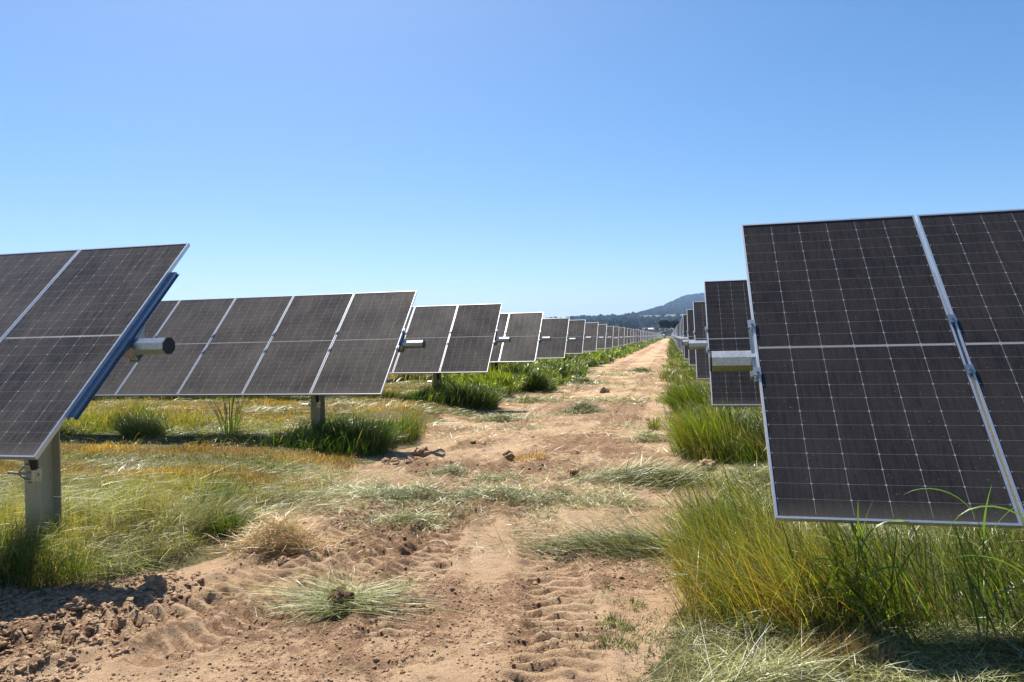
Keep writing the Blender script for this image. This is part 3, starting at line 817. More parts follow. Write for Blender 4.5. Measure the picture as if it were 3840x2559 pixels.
# --- cut hay -----------------------------------------------------------
fh = Field()
def hayk(x, y):
    wob = (fbm(x, y, 1.4, 51, 4) - 0.5); k = np.zeros(x.shape)
    for (yc, hw, x0, x1) in HAYBAND:
        k = np.maximum(k, np.exp(-((y - yc + wob * 1.2) / hw) ** 2) * sstep(x0 - 0.4, x0 + 0.3, x) * sstep(x1 + 0.4, x1 - 0.3, x))
    return np.clip(k * sstep(0.42, 0.60, fbm(x, y, 2.6, 171, 4)) + 0.07 * sstep(0.4, 0.6, fbm(x, y, 0.9, 173, 3)) + 0.03, 0, 1)
litter(fh, 60000, (-4.2, 0.4, 5.6, 9.2), 0.05, 0.20, 0.0045, P_HAY, hayk, None, 0.03)
litter(fh, 36000, (-4.4, 0.4, 9.2, 16), 0.06, 0.22, 0.009, P_HAY, hayk, None, 0.03)
litter(fh, 40000, (-4.2, 0.2, 16, 40), 0.08, 0.30, 0.018, P_HAY, hayk, None, 0.04)
litter(fh, 5000, (-3.9, 0.4, 2.6, 5.8), 0.03, 0.14, 0.0028, P_HAY, lambda x, y: 0.05 + 0.3 * sstep(0.6, 0.8, fbm(x, y, 1.2, 175, 3)), None, 0.01)
# between edge of field and track
litter(fh, 52000, (-9, -2.3, 5.3, 8.4), 0.06, 0.26, 0.0042, P_HAY, lambda x, y: sstep(1.5, -0.2, x - left_edge(y)) * (1 - 0.85 * sstep(6.7, 7.1, y) * sstep(-4.2, -5.0, x)) * sstep(0.28, 0.6, fbm(x, y, 1.5, 181, 3)), 0.0, 0.06)
litter(fh, 30000, (-15, -3.4, 7.3, 9.3), 0.06, 0.24, 0.006, P_HAY, lambda x, y: sstep(0.6, -0.2, x - left_edge(y)) * (0.06 + band(y, 7.85, 0.16)) * 1.0, 0.0, 0.04)
litter(fh, 36000, (-20, -3.4, 11.4, 15.4), 0.08, 0.30, 0.011, P_HAY, lambda x, y: sstep(0.6, -0.2, x - left_edge(y)) * sstep(0.4, 0.6, fbm(x * .4, y, 1.5, 183, 3)), 0.0, 0.05)
litter(fh, 24000, (-24, -3.4, 17.2, 21.4), 0.08, 0.34, 0.018, P_HAY, lambda x, y: sstep(0.6, -0.2, x - left_edge(y)) * sstep(0.4, 0.6, fbm(x * .4, y, 1.5, 183, 3)), 0.0, 0.05)
# right foreground
litter(fh, 20000, (0.0, 2.6, 3.2, 4.2), 0.04, 0.17, 0.0036, P_HAY, lambda x, y: (1 - 0.85 * sstep(1.1, 0.7, np.hypot((x - .75) / .3, (y - 3.68) / .18))) * (0.3 + 0.7 * sstep(0.36, 0.5, fbm(x, y, 3.2, 223, 3))) * sstep(-0.35, 0.25, x - 0.15 - (y - 3.4) * 0.1 + (fbm(x, y, 2.5, 191, 3) - .5) * 1.0), None, 0.06, 0.05)
litter(fh, 30000, (-0.3, 4.0, 5.4, 8.6), 0.08, 0.30, 0.0045, P_HAY, lambda x, y: sstep(-0.5, 0.1, x - right_edge(y)) * sstep(0.3, 0.55, fbm(x, y, 1.7, 193, 3)), None, 0.06)
litter(fh, 16000, (-0.2, 5.0, 12.5, 15.0), 0.08, 0.30, 0.009, P_HAY, lambda x, y: sstep(-0.2, 0.3, x - right_edge(y)), None, 0.05)
# lodged stems lying over the left grass
litter(fh, 42000, (-7.4, -3.3, 3.95, 6.9), 0.15, 0.45, 0.0040, P_HAY, lambda x, y: dens_left(x, y) * sstep(0.30, 0.55, fbm(x, y, 1.2, 197, 3)), -0.3, 0.22, 0.12, 4)
o = fh.obj("cut_hay", M_HAY)
tag(o, "pale green cut grass strewn over the track and between the rows", "hay", kind="stuff")
# little upright dry stubble, bottom right
fs = Field()
lush(fs, 1700, (0.45, 1.05, 3.50, 3.85), 0.06, 0.18, 0.0036, P_ORANGE, lambda x, y: sstep(1.0, 0.6, np.hypot((x - .75) / .3, (y - 3.68) / .18)), 1.2, 1.0, 0.15, 3, 0.5, 0.05, 0.0)
o = fs.obj("dry_stubble", M_GRASS)
tag(o, "short orange dry stubble at the bottom right of the track edge", "stubble", kind="stuff")

# ------------------------------------------------------------------ clods, stones
def icosphere(sub):
    t = (1 + 5 ** 0.5) / 2
    V = [(-1,t,0),(1,t,0),(-1,-t,0),(1,-t,0),(0,-1,t),(0,1,t),(0,-1,-t),(0,1,-t),(t,0,-1),(t,0,1),(-t,0,-1),(-t,0,1)]
    F = [(0,11,5),(0,5,1),(0,1,7),(0,7,10),(0,10,11),(1,5,9),(5,11,4),(11,10,2),(10,7,6),(7,1,8),(3,9,4),(3,4,2),(3,2,6),(3,6,8),(3,8,9),(4,9,5),(2,4,11),(6,2,10),(8,6,7),(9,8,1)]
    V = [Vector(v).normalized() for v in V]
    for _ in range(sub):
        cache = {}; NF = []
        def mid(a, b):
            k = (min(a, b), max(a, b))
            if k not in cache: V.append(((V[a] + V[b]) / 2).normalized()); cache[k] = len(V) - 1
            return cache[k]
        for a, b, c in F:
            ab, bc, ca = mid(a, b), mid(b, c), mid(c, a)
            NF += [(a, ab, ca), (b, bc, ab), (c, ca, bc), (ab, bc, ca)]
        F = NF
    return np.array([tuple(v) for v in V]), np.array(F)
ICO1, ICO2, ICO3 = icosphere(1), icosphere(2), icosphere(3)
def lump(ico, seed, rough=0.35, flat=0.7):
    V, F = ico; r = np.random.default_rng(seed); o = r.uniform(0, 100)
    d = 1 + rough * 2 * ((vnoise(V[:, 0] * 1.6 + V[:, 2], V[:, 1] * 1.6 - V[:, 2], 1.3, o) - 0.5) + 0.5 * (vnoise(V[:, 0] + 3 * V[:, 2], V[:, 1] * 2 + V[:, 2], 2.9, o) - 0.5) + 0.3 * (vnoise(V[:, 0] * 2 + 3 * V[:, 2], V[:, 1] * 3 - V[:, 2], 6.1, o) - 0.5))
    W = V * d[:, None]; W[:, 2] *= flat
    return W, F
# crumbs of soil as one mass
def crumbs(spec):
    Vs, Fs, n = [], [], 0
    base = [lump(ICO1, k, 0.5, 0.7) for k in range(6)]
    tiny = [lump(icosphere(0), k, 0.5, 0.7) for k in range(6)]
    for (num, x0, x1, y0, y1, rmin, rmax, keep) in spec:
        x, y = scatter(num, x0, x1, y0, y1, keep)
        z = gh(x, y)
        for a, b_, c in zip(x, y, z):
            r = rmin + (rmax - rmin) * random.random() ** 4
            V, F = (tiny if r < 0.012 else base)[random.randrange(6)]
            t = random.uniform(0, 6.28); ct, st = math.cos(t), math.sin(t)
            W = V * (r * random.uniform(0.7, 1.3), r, r)
            W = np.stack([W[:, 0] * ct - W[:, 1] * st, W[:, 0] * st + W[:, 1] * ct, W[:, 2]], -1) + (a, b_, c + r * 0.25)
            Vs.append(W); Fs.append(F + n); n += len(W)
    return mesh_np("soil_crumbs", np.concatenate(Vs), np.concatenate(Fs), [M_CLOD])
cl_l = lambda x, y: sstep(-2.9, -3.4, x + 0.35 * (y - 3.8)) * sstep(4.7, 4.2, y)
gen2 = lambda x, y: sstep(0.46, 0.62, 0.6 * fbm(x, y, 1.1, 61, 4) + 0.4 * fbm(x, y, 7.0, 63, 3))
gen = lambda x, y: sstep(0.52, 0.70, fbm(x, y, 1.1, 61, 4))
me = crumbs([(9000, -4.9, -2.9, 2.6, 4.5, 0.003, 0.022, cl_l), (30000, -3.9, 0.4, 2.7, 5.6, 0.0018, 0.011, gen2), (260, -3.6, 0.2, 2.8, 6.0, 0.008, 0.020, gen2), (7000, -3.6, 0.4, 5.5, 9, 0.004, 0.018, gen),
             (260, -4.0, -3.1, 8.7, 9.6, 0.01, 0.06, lambda x, y: np.exp(-((x + 3.65) / .28) ** 2 - ((y - 9.1) / .25) ** 2)), (500, -3.5, 0, 9, 24, 0.01, 0.04, gen)])
o = link("soil_crumbs", me)
tag(o, "crumbled brown soil and small clods strewn over the bare track", "soil", kind="stuff")

def clod(x, y, r, label, seed, flat=0.75, group="loose clods on the track"):
    V, F = lump(ICO3, seed, 0.42, flat)
    me = mesh_np("soil_clod", V * r, F, [M_CLOD], smooth=True)
    o = link("soil_clod", me); o.location = (x, y, float(gh(x, y)) + r * 0.35); o.rotation_euler = (0, 0, seed)
    tag(o, label, "clod", group); return o
for k, (x, y, r, lab) in enumerate([
    (-3.42, 4.05, 0.075, 'flat angular brown clod beside the shadow of the left panel row'),
    (-3.62, 3.62, 0.055, 'upright reddish clod in front of the left panel shadow'),
    (-3.72, 3.18, 0.045, 'small dark brown clod near the lower left corner'),
    (-2.85, 4.72, 0.045, 'round brown clod lying at the tip of the lodged left grass'),
    (0.78, 4.22, 0.115, 'grey brown clod in the dark shade under the nearest right panel row'),
    (0.38, 8.75, 0.10, 'crumbly dark clod at the foot of the right grass clump beside a hay heap'),
    (-1.15, 8.25, 0.06, 'lone pointed clod left of the green hay heap on the right'),
    (-2.2, 9.3, 0.07, 'crumbly brown clod on the track beside orange stubble'),
    (-3.55, 9.55, 0.10, 'reddish clod pile stone beside the second left row shadow'),
    (-1.95, 20.8, 0.13, 'dark torn up clod in mid track beyond the hay bands')]):
    clod(x, y, r, lab, 40 + k)

# ------------------------------------------------------------------ single grass things
def tuft(name, x, y, label, cat, n, L, spread, w, pal_, th=(0.1, 0.5), tip=0.9, azc=None, azs=3.2, seg=6, heads=0.1, cshift=0, rad=0.08, group=None, mat=None, z_up=0.0, part=None, zsp=0.0):
    rng = np.random.default_rng(int(abs(x * 977 + y * 131)) + n)
    rr_ = rad * np.sqrt(rng.random(n)); a = rng.uniform(0, 6.283, n)
    bx, by = x + rr_ * np.cos(a), y + rr_ * np.sin(a) * 0.8
    az = a + rng.normal(0, 0.5, n) if azc is None else azc + rng.normal(0, azs, n)
    Ls = rng.uniform(L[0], L[1], n); th0 = rng.uniform(th[0], th[1], n); th1 = th0 + rng.uniform(0.2, 1, n) * tip
    c = pal(pal_, rng.normal(0.45 + cshift, 0.22, n)) * np.clip(np.exp(rng.normal(0, 0.5, n)), 0.2, 2.0)[:, None]
    hd = rng.random(n) < heads
    z = gh(bx, by) + z_up + rng.random(n) * zsp
    F = Field(); F.add(ribbons(bx, by, Ls, az, th0, th1, w * rng.uniform(0.6, 1.4, n), c, seg, z0=z, head=hd, rng=rng, twist=1.0))
    g0 = (x, y, float(gh(x, y)))
    if part:
        return F, g0
    o = F.obj(name, mat or M_GRASS, None, g0); o.location = g0
    tag(o, label, cat, group); return o

M_DARKCLOD = mat_plain('root_ball_soil', (0.085, 0.052, 0.036), 0.95, 0.55, 40, 0.05)
# uprooted clump in the foreground (things: blades and two soil balls)
ux, uy = -2.02, 3.98
root = empty("uprooted_grass_clump", (ux, uy, float(gh(ux, uy))))
tag(root, "uprooted grass clump with dark soil balls splayed on the bare track in the foreground", "grass clump")
F = Field()
for (azc, azs, n, L, th) in ((0.35, 0.28, 300, (0.25, 0.52), (1.25, 1.5)), (2.85, 0.35, 200, (0.2, 0.55), (1.25, 1.5)), (2.0, 0.5, 70, (0.2, 0.40), (0.6, 1.3)),
                            (-2.6, 0.5, 170, (0.15, 0.5), (1.3, 1.55)), (-1.6, 1.2, 90, (0.10, 0.28), (1.2, 1.55)), (3.14, 0.12, 50, (0.5, 0.95), (1.45, 1.55)), (-0.1, 0.15, 30, (0.5, 0.85), (1.42, 1.55))):
    f2, g0 = tuft("", ux, uy, "", "", int(n * 1.5), L, 0, 0.0023, P_HAY, th, 0.5, azc, azs, 7, 0.35, -0.1, 0.17, part=True, zsp=0.06)
    for V, FF, C in zip(f2.V, f2.F, f2.C):
        F.add((V, FF, C * np.array([1.15, 1.15, 0.75])))
bl = F.obj("grass_blades", M_HAY, None, g0); bl.parent = root
for dx_, dy_, r, s in ((0.02, -0.04, 0.055, 71), (-0.045, 0.07, 0.038, 72)):
    V, FF = lump(ICO3, s, 0.6, 1.0 if r < 0.06 else 0.7)
    mm = mesh_np("soil_ball", V * r, FF, [M_DARKCLOD], smooth=True)
    ob = link("soil_ball", mm, root); ob.location = (dx_, dy_, 0.065)

# golden dry mound and bright green tuft, left of the track
tuft("green_grass_tuft", -3.78, 5.35, "bright green upright grass tuft beside the lodged left grass", "grass tuft", 380, (0.14, 0.30), 0, 0.006, P_DARK, (0.0, 0.5), 0.7, None, 1, 5, 0.0, 0.4, 0.12)
tuft("dark_grass_tuft", -4.25, 5.75, "tall dark feathery grass tuft standing behind the white glinting stems", "grass tuft", 900, (0.25, 0.56), 0, 0.0032, P_DARK, (0.1, 0.9), 0.7, 0.6, 0.9, 6, 0.25, 0.2, 0.20)
tuft("pale_grass_tuft", -4.15, 5.35, "silvery glinting bent grass stems in front of the dark feathery tuft", "grass tuft", 600, (0.25, 0.50), 0, 0.0042, P_HAY, (0.4, 1.1), 0.6, 0.6, 0.5, 6, 0.5, 0.35, 0.20, mat=M_HAY)
tuft("dark_grass_clump", -4.75, 10.1, "large dark green grass clump at the right end of the second left row", "grass clump", 3200, (0.20, 0.48), 0, 0.0060, P_GREEN, (0.1, 1.1), 0.9, None, 1, 5, 0.10, -0.2, 0.46)
tuft("tall_reed_grass", -7.1, 10.2, "tall broad leaved grass standing below the middle of the second left row", "grass plant", 60, (0.5, 0.90), 0, 0.014, P_DARK, (0.0, 0.3), 0.8, None, 1, 7, 0.1, 0.45, 0.16)
tuft("yellow_grass_clump", -8.5, 10.0, "yellow green clump leaning left below the second left row", "grass clump", 2400, (0.25, 0.60), 0, 0.0055, P_YEL, (0.3, 1.2), 0.8, 3.0, 0.7, 6, 0.08, -0.1, 0.4)
tuft("grass_clump", -4.55, 16.0, "dark grass clump at the right end of the third left row", "grass clump", 1700, (0.35, 0.65), 0, 0.012, P_DARK, (0.1, 0.9), 0.9, None, 1, 5, 0.05, 0.3, 0.48)
tuft("grass_clump", -4.35, 21.3, "round green clump at the right end of the fourth left row", "grass clump", 1500, (0.4, 0.7), 0, 0.018, P_DARK, (0.1, 0.9), 0.9, None, 1, 4, 0.03, 0.4, 0.45)
tuft("small_grass_tuft", -0.32, 12.6, "small spiky green tuft standing alone on the track near the right verge", "grass tuft", 160, (0.12, 0.26), 0, 0.008, P_GREEN, (0.0, 0.6), 0.6, None, 1, 4, 0.1, 0.1, 0.09)
tuft("orange_stubble_tuft", -1.9, 9.35, "small orange stubble tuft in mid track beside a dark clod", "grass tuft", 260, (0.05, 0.14), 0, 0.006, P_ORANGE, (0.0, 0.6), 0.5, None, 1, 3, 0.0, 0.1, 0.22)
for k, (x, y, n) in enumerate([(-0.33, 3.95, 130), (-0.30, 3.66, 110), (-0.28, 4.35, 60)]):
    tuft("seedling_grass", x, y, ["low green seedling patch on bare soil, middle of three", "low green seedling patch on bare soil nearest the camera", "tiny green seedling patch on bare soil farthest of three"][k],
         "grass patch", n * 2, (0.02, 0.055), 0, 0.004, P_DARK, (0.2, 1.2), 0.5, None, 1, 3, 0.0, 0.35, 0.10, group="green seedling patches on the bare track")
# yellow green clumps at the right
tuft("leaning_grass_clump", 0.52, 9.6, "yellow green tall grass clump leaning left below the second right row", "grass clump", 3000, (0.4, 0.85), 0, 0.0052, P_YEL, (0.0, 0.6), 0.7, 2.9, 0.9, 6, 0.10, -0.15, 0.42)
tuft("leaning_grass_clump", 0.42, 15.4, "swept green grass clump below the third right row", "grass clump", 2000, (0.35, 0.75), 0, 0.010, P_YEL, (0.1, 0.9), 0.6, 2.9, 0.5, 6, 0.10, -0.25, 0.40)
tuft("feathery_grass_clump", 0.48, 5.0, "tall feathery yellow green clump leaning over the track at the right", "grass clump", 2300, (0.30, 0.86), 0, 0.0032, P_YEL, (0.05, 0.95), 0.6, 2.75, 0.6, 7, 0.22, -0.12, 0.33)
# broad leaved plants in front of the nearest right panel
def broad(x, y, label, leaves, seed):
    r = random.Random(seed); root = empty("broad_leaf_grass", (x, y, float(gh(x, y))))
    tag(root, label, "grass plant", "broad leaved grass plants below the nearest right panel row")
    top = max(l[2] for l in leaves)
    b = MB(); px, pz = 0, 0
    for k in range(5):
        t = (k + 1) / 5; nx = 0.04 * t * r.uniform(-1, 1); nz = top * 0.9 * t
        b.tube((px, 0, pz), (nx, 0, nz), 0.0038 * (1 - 0.5 * k / 5), 0.0038 * (1 - 0.5 * t), 6); px, pz = nx, nz
    st = link("stem", b.mesh("stem", [M_GRASS_LEAF]), root)
    for (azd, L, z, th0, th1, w) in leaves:
        n = 12; P = Vector((0, 0, z * 0.9)); az = R(azd); V = []; Fc = []
        side = Vector((-math.sin(az), math.cos(az), 0))
        for k in range(n + 1):
            t = k / n; ww = w * (0.35 + 1.2 * min(t * 3, 1)) * max(0.03, (1 - t) ** 0.7)
            fold = Vector((0, 0, ww * 0.25))
            V += [P - side * ww / 2 + fold, P, P + side * ww / 2 + fold]
            th = R(th0 + (th1 - th0) * t ** 1.2)
            P = P + Vector((math.sin(th) * math.cos(az), math.sin(th) * math.sin(az), math.cos(th))) * (L / n)
        for k in range(n):
            a = k * 3
            Fc += [(a, a + 1, a + 4, a + 3), (a + 1, a + 2, a + 5, a + 4)]
        mm = bpy.data.meshes.new("leaf"); mm.from_pydata([tuple(v) for v in V], [], Fc)
        for p in mm.polygons: p.use_smooth = True
        link("leaf", mm, root, [M_GRASS_LEAF])
def mat_leaf():
    mt, nt, out = new_mat("broad_leaf"); g = NT(nt)
    oc = g.n("ShaderNodeTexCoord").outputs["Object"]
    n = g.noise(oc, 14, 3, 0.5)
    c = g.mix(n, (0.06, 0.13, 0.02), (0.15, 0.24, 0.05))
    pb = g.pbsdf(c, 0.38, 0, 0.5)
    tr = g.n("ShaderNodeBsdfTranslucent"); g.l(g.mix(1.0, c, (1.3, 1.35, 0.5), 'MULTIPLY'), tr.inputs[0])
    mx = g.n("ShaderNodeMixShader"); mx.inputs[0].default_value = 0.5
    g.l(pb, mx.inputs[1]); g.l(tr.outputs[0], mx.inputs[2]); g.l(mx.outputs[0], out.inputs[0]); return mt
M_GRASS_LEAF = mat_leaf()
broad(0.90, 3.82, "upright broad leaved grass plant crossing the lower edge of the nearest right panel",
      [(10, 0.42, 0.50, 10, 130, 0.018), (185, 0.35, 0.35, 20, 140, 0.018), (-30, 0.34, 0.50, 5, 25, 0.012), (-100, 0.3, 0.52, 0, 15, 0.011), (0, 0.4, 0.30, 15, 160, 0.020), (200, 0.3, 0.2, 20, 120, 0.018)], 1)
broad(1.46, 3.82, "broad leaved grass plant with arching leaf near the panel seam at the right",
      [(175, 0.50, 0.62, 5, 130, 0.022), (-20, 0.40, 0.50, 5, 60, 0.016), (-60, 0.36, 0.56, 0, 20, 0.015), (190, 0.3, 0.3, 20, 120, 0.02), (-20, 0.35, 0.25, 20, 140, 0.02)], 2)
broad(1.62, 3.58, "drooping pale leaved grass plant at the right edge of the picture",
      [(175, 0.60, 0.60, 5, 175, 0.026), (190, 0.5, 0.40, 30, 110, 0.020), (-60, 0.4, 0.4, 10, 60, 0.018), (-10, 0.3, 0.3, 20, 100, 0.02)], 3)

# heaps of cut grass lying on the track
def heap(x, y, rx, ry, h, n, label, w=0.004, L=(0.1, 0.35), azc=None, pl=P_HAY, cs=0.0, rot=0.0):
    rng = np.random.default_rng(int(abs(x * 371 + y * 57) * 10) + n)
    u = rng.normal(0, 0.42, n) * rng.choice([1, 1, 1.9], n); v = rng.normal(0, 0.42, n) * rng.choice([1, 1, 1.9], n)
    c, s = math.cos(rot), math.sin(rot)
    bx = x + (u * rx) * c - (v * ry) * s; by = y + (u * rx) * s + (v * ry) * c
    prof = np.exp(-(u * u + v * v) * 1.6)
    z = gh(bx, by) + h * prof * rng.random(n) ** 0.5
    az = rng.uniform(0, 6.283, n) if azc is None else azc + rng.normal(0, 0.55, n)
    th0 = rng.normal(1.35, 0.25, n); th1 = th0 + rng.normal(0.3, 0.3, n)
    c = pal(pl, rng.normal(0.5 + cs, 0.27, n)) * np.clip(np.exp(rng.normal(0, 0.55, n)), 0.2, 1.9)[:, None]
    F = Field(); F.add(ribbons(bx, by, rng.uniform(*L, n), az, th0, th1, w * rng.uniform(0.6, 1.4, n), c, 4, z0=z, twist=1.6, rng=rng))
    g0 = (x, y, float(gh(x, y)))
    o = F.obj("hay_heap", M_HAY, None, g0); o.location = g0
    tag(o, label, "hay heap", "heaps of cut grass on the track"); return o
mound = heap(-3.1, 5.05, 0.34, 0.22, 0.22, 2300, "golden brown mound of dry matted grass at the left edge of the track", 0.0042, (0.10, 0.34), pl=P_ORANGE, cs=0.0)
mound.name = "dry_grass_mound"; mound["category"] = "grass mound"; del mound["group"]
heap(-0.25, 5.45, 0.75, 0.22, 0.11, 2600, "long green hay heap reaching from the right verge onto the near track", 0.0045, (0.12, 0.42), 3.05, rot=0.12, cs=-0.22)
heap(-0.35, 8.0, 0.70, 0.28, 0.16, 2400, "thick green hay heap at the foot of the second right row clump", 0.006, (0.15, 0.5), 0.3, cs=-0.12)
heap(0.35, 3.42, 0.45, 0.13, 0.06, 600, "swath of lying stems at the bottom edge right of the track", 0.0038, (0.2, 0.5), 0.5, rot=0.5)
heap(-2.75, 6.85, 0.55, 0.28, 0.09, 2400, "dark green hay heap left of the middle in the nearest hay band", 0.0045, (0.06, 0.2), cs=-0.25)
heap(-1.65, 6.95, 0.70, 0.30, 0.09, 2600, "wide flat hay heap in the middle of the nearest hay band", 0.0045, (0.06, 0.2), cs=-0.15)
heap(-2.35, 5.95, 0.40, 0.22, 0.06, 1300, "small hay heap in front of the nearest hay band", 0.004, (0.06, 0.2), cs=-0.05)
heap(-2.75, 8.35, 0.30, 0.16, 0.07, 900, "small round hay heap between the tyre marks behind the nearest hay band", 0.005, (0.06, 0.2), cs=-0.2)
heap(-2.0, 8.0, 0.42, 0.16, 0.06, 900, "low hay heap right of the small round one", 0.005, (0.06, 0.2), cs=-0.1)
heap(-3.45, 14.0, 0.5, 0.28, 0.10, 1500, "hay heap at the left edge of the track level with the third row", 0.008, (0.1, 0.3), cs=-0.1)
heap(-1.95, 15.6, 0.42, 0.4, 0.22, 1900, "dark mounded hay heap in mid track ahead of a flat hay band", 0.009, (0.1, 0.28), cs=-0.25)
heap(-0.35, 11.0, 0.30, 0.25, 0.14, 900, "brownish hay lump near the right verge behind a bare patch", 0.007, (0.08, 0.25), cs=0.0)
heap(-3.55, 17.6, 0.5, 0.3, 0.12, 1200, "hay heap beside the left verge level with the fourth row", 0.011, (0.1, 0.3), cs=-0.1)
heap(-3.2, 25.5, 0.6, 0.5, 0.18, 1000, "far dark hay heap by the left weeds", 0.02, (0.15, 0.4), cs=-0.3)
heap(-1.4, 33.0, 0.5, 0.5, 0.16, 600, "farthest small hay heap in mid track", 0.025, (0.15, 0.4), cs=-0.3)

# ------------------------------------------------------------------ trees and far things
def leaf_mat(name, c0, c1, sc=0.25, spec=0.0):
    mt, nt, out = new_mat(name); g = NT(nt)
    pos = g.n("ShaderNodeNewGeometry").outputs["Position"]
    rnd = g.n("ShaderNodeObjectInfo").outputs["Random"]
    n = g.noise(pos, sc, 4, 0.6)
    c = g.mix(g.ramp(g.math('ADD', g.math('MULTIPLY', n, 0.6), g.math('MULTIPLY', rnd, 0.4)), [(0.3, 0.0), (0.7, 1.0)]), c0, c1)
    tr = g.n("ShaderNodeBsdfTranslucent"); g.l(c, tr.inputs[0])
    pb = g.pbsdf(c, 0.9, 0, spec)
    mx = g.n("ShaderNodeMixShader"); mx.inputs[0].default_value = 0.25
    g.l(pb, mx.inputs[1]); g.l(tr.outputs[0], mx.inputs[2]); g.l(mx.outputs[0], out.inputs[0]); return mt
M_EUC = leaf_mat("eucalypt_leaves", (0.018, 0.024, 0.010), (0.050, 0.050, 0.022), 0.5)
M_LEAF = leaf_mat("far_leaves", (0.030, 0.046, 0.020), (0.085, 0.095, 0.040), 0.01)
M_FOREST = leaf_mat("forest_canopy", (0.020, 0.032, 0.018), (0.042, 0.052, 0.026), 0.006)  # darkened base: crown self-shadowing that the lumps lack is put into the colour
M_BARK = mat_plain("bark", (0.20, 0.17, 0.14), 0.9, 0.35, 2.0)
def leaf_cloud(centres, n, leaf, seed):
    """centres: list of (x,y,z,rx,rz); n leaf quads spread near the surface of the lobes"""
    r = np.random.default_rng(seed); cs = np.array(centres); w = cs[:, 3] ** 2; k = r.choice(len(cs), n, p=w / w.sum())
    d = r.normal(size=(n, 3)); d /= np.linalg.norm(d, axis=1)[:, None]
    rad = r.random(n) ** 0.35
    P = cs[k, :3] + d * np.stack([cs[k, 3], cs[k, 3], cs[k, 4]], -1) * rad[:, None]
    a = r.normal(size=(n, 3)); a /= np.linalg.norm(a, axis=1)[:, None]
    b = np.cross(a, r.normal(size=(n, 3))); b /= np.linalg.norm(b, axis=1)[:, None]
    s = (leaf * r.uniform(0.5, 1.3, n))[:, None]
    V = np.stack([P - a * s - b * s * .6, P + a * s - b * s * .5, P + a * s * .8 + b * s * .6, P - a * s * .9 + b * s * .5], 1).reshape(-1, 3)
    return V, np.arange(4 * n).reshape(-1, 4)
def tree_meshes(seed, H, vase=True, nleaf=1600, leaf=0.28):
    r = random.Random(seed); b = MB(); centres = []
    def limb(p, d, L, rad, depth):
        for k in range(3):
            q = p + d * (L / 3); b.tube(p, q, rad, rad * 0.82, 6); rad *= 0.82; p = q
            d = (d + Vector((r.uniform(-.15, .15), r.uniform(-.15, .15), 0.08))).normalized()
        if depth == 0:
            centres.append((p.x, p.y, p.z, H * r.uniform(0.08, 0.12), H * r.uniform(0.08, 0.12))); return
        if depth == 1: centres.append((p.x, p.y, p.z + H * 0.03, H * r.uniform(0.08, 0.11), H * r.uniform(0.09, 0.13)))
        for _ in range(r.choice((2, 3))):
            dd = (d + Vector((r.uniform(-.55, .55), r.uniform(-.55, .55), r.uniform(0.0, .45)))).normalized()
            limb(p, dd, L * 0.72, rad * 0.75, depth - 1)
    if vase:
        for k in range(4):
            a = k * 1.57 + r.uniform(-.4, .4)
            limb(Vector((0, 0, 0)), Vector((math.cos(a) * .27, math.sin(a) * .27, 1)).normalized(), H * 0.36, H * 0.035, 2)
    else:
        limb(Vector((0, 0, 0)), Vector((0, 0, 1)), H * 0.22, H * 0.03, 0); centres.clear()
        for k in range(r.randint(9, 13)):
            a = r.uniform(0, 6.28); q = r.uniform(0, 0.34) * H; z = H * r.uniform(0.30, 0.86)
            rr2 = H * r.uniform(0.13, 0.21) * (1.1 - 0.4 * abs(z / H - 0.5))
            centres.append((q * math.cos(a) * (1.2 - z / H), q * math.sin(a) * (1.2 - z / H), z, rr2, rr2 * 0.8))
    V, F = leaf_cloud(centres, nleaf, leaf, seed)
    return b, V, F
def tree(seed, H, loc, label, name, vase, nleaf, leaf, mat, group=None):
    b, V, F = tree_meshes(seed, H, vase, nleaf, leaf)
    root = empty(name, loc); tag(root, label, "tree", group)
    link("trunk", b.mesh("trunk", [M_BARK]), root)
    link("crown", mesh_np("crown", V, F, [mat]), root)
    return root
def px2az(px): return math.atan((px - 1920) / 2627) - R(12.77)
def at(px, r): a = px2az(px); return r * math.sin(a), r * math.cos(a)
for px, r_, H, lab, sd in ((2493, 425, 11.8, "larger vase shaped gum tree at the end of the track", 5), (2533, 440, 11.6, "slimmer gum tree right of the larger one at the track's end", 9)):
    x, y = at(px, r_)
    gt = tree(sd, H * 0.82, (x, y, float(gh(x, y)) - 0.1), lab, "gum_tree", True, 9000, 0.24, M_EUC, "gum trees at the end of the track")
    gt.scale = (1.0, 1.0, 1.28)

# wooded foothills: single trees, copies of six prototypes
protos = []
for k in range(6):
    b, V, F = tree_meshes(100 + k, 11.0, False, 900, 0.75)
    protos.append((b.mesh("trunk", [M_BARK]), mesh_np("crown", V, F, [M_LEAF])))
def plant(x, y, k, s, lab, grp):
    root = empty("hill_tree", (x, y, float(gh(x, y)) - 0.3)); tag(root, lab, "tree", grp)
    t = bpy.data.objects.new("trunk", protos[k][0]); COL.objects.link(t); t.parent = root
    c = bpy.data.objects.new("crown", protos[k][1]); COL.objects.link(c); c.parent = root
    root.scale = (s * 1.15, s * 1.15, s); root.rotation_euler = (0, 0, random.uniform(0, 6.28))
cnt = 0; tries = 0; pts = []
while cnt < 285 and tries < 20000:
    tries += 1
    px = random.uniform(2010, 2720); r_ = 1090 + 1250 * random.random() ** 0.9
    x, y = at(px, r_)
    if 2400 < px < 2460 and r_ < 1190: continue
    if px > 2395 and 2075 < r_: continue
    if any((x - a) ** 2 + (y - b) ** 2 < 130 for a, b in pts): continue
    if vnoise(x, y, 0.012, 7) < 0.12: continue
    pts.append((x, y)); cnt += 1
    plant(x, y, random.randrange(6), random.uniform(0.9, 1.65), "dark rounded tree in the wood on the far foothill", "trees on the wooded foothills")
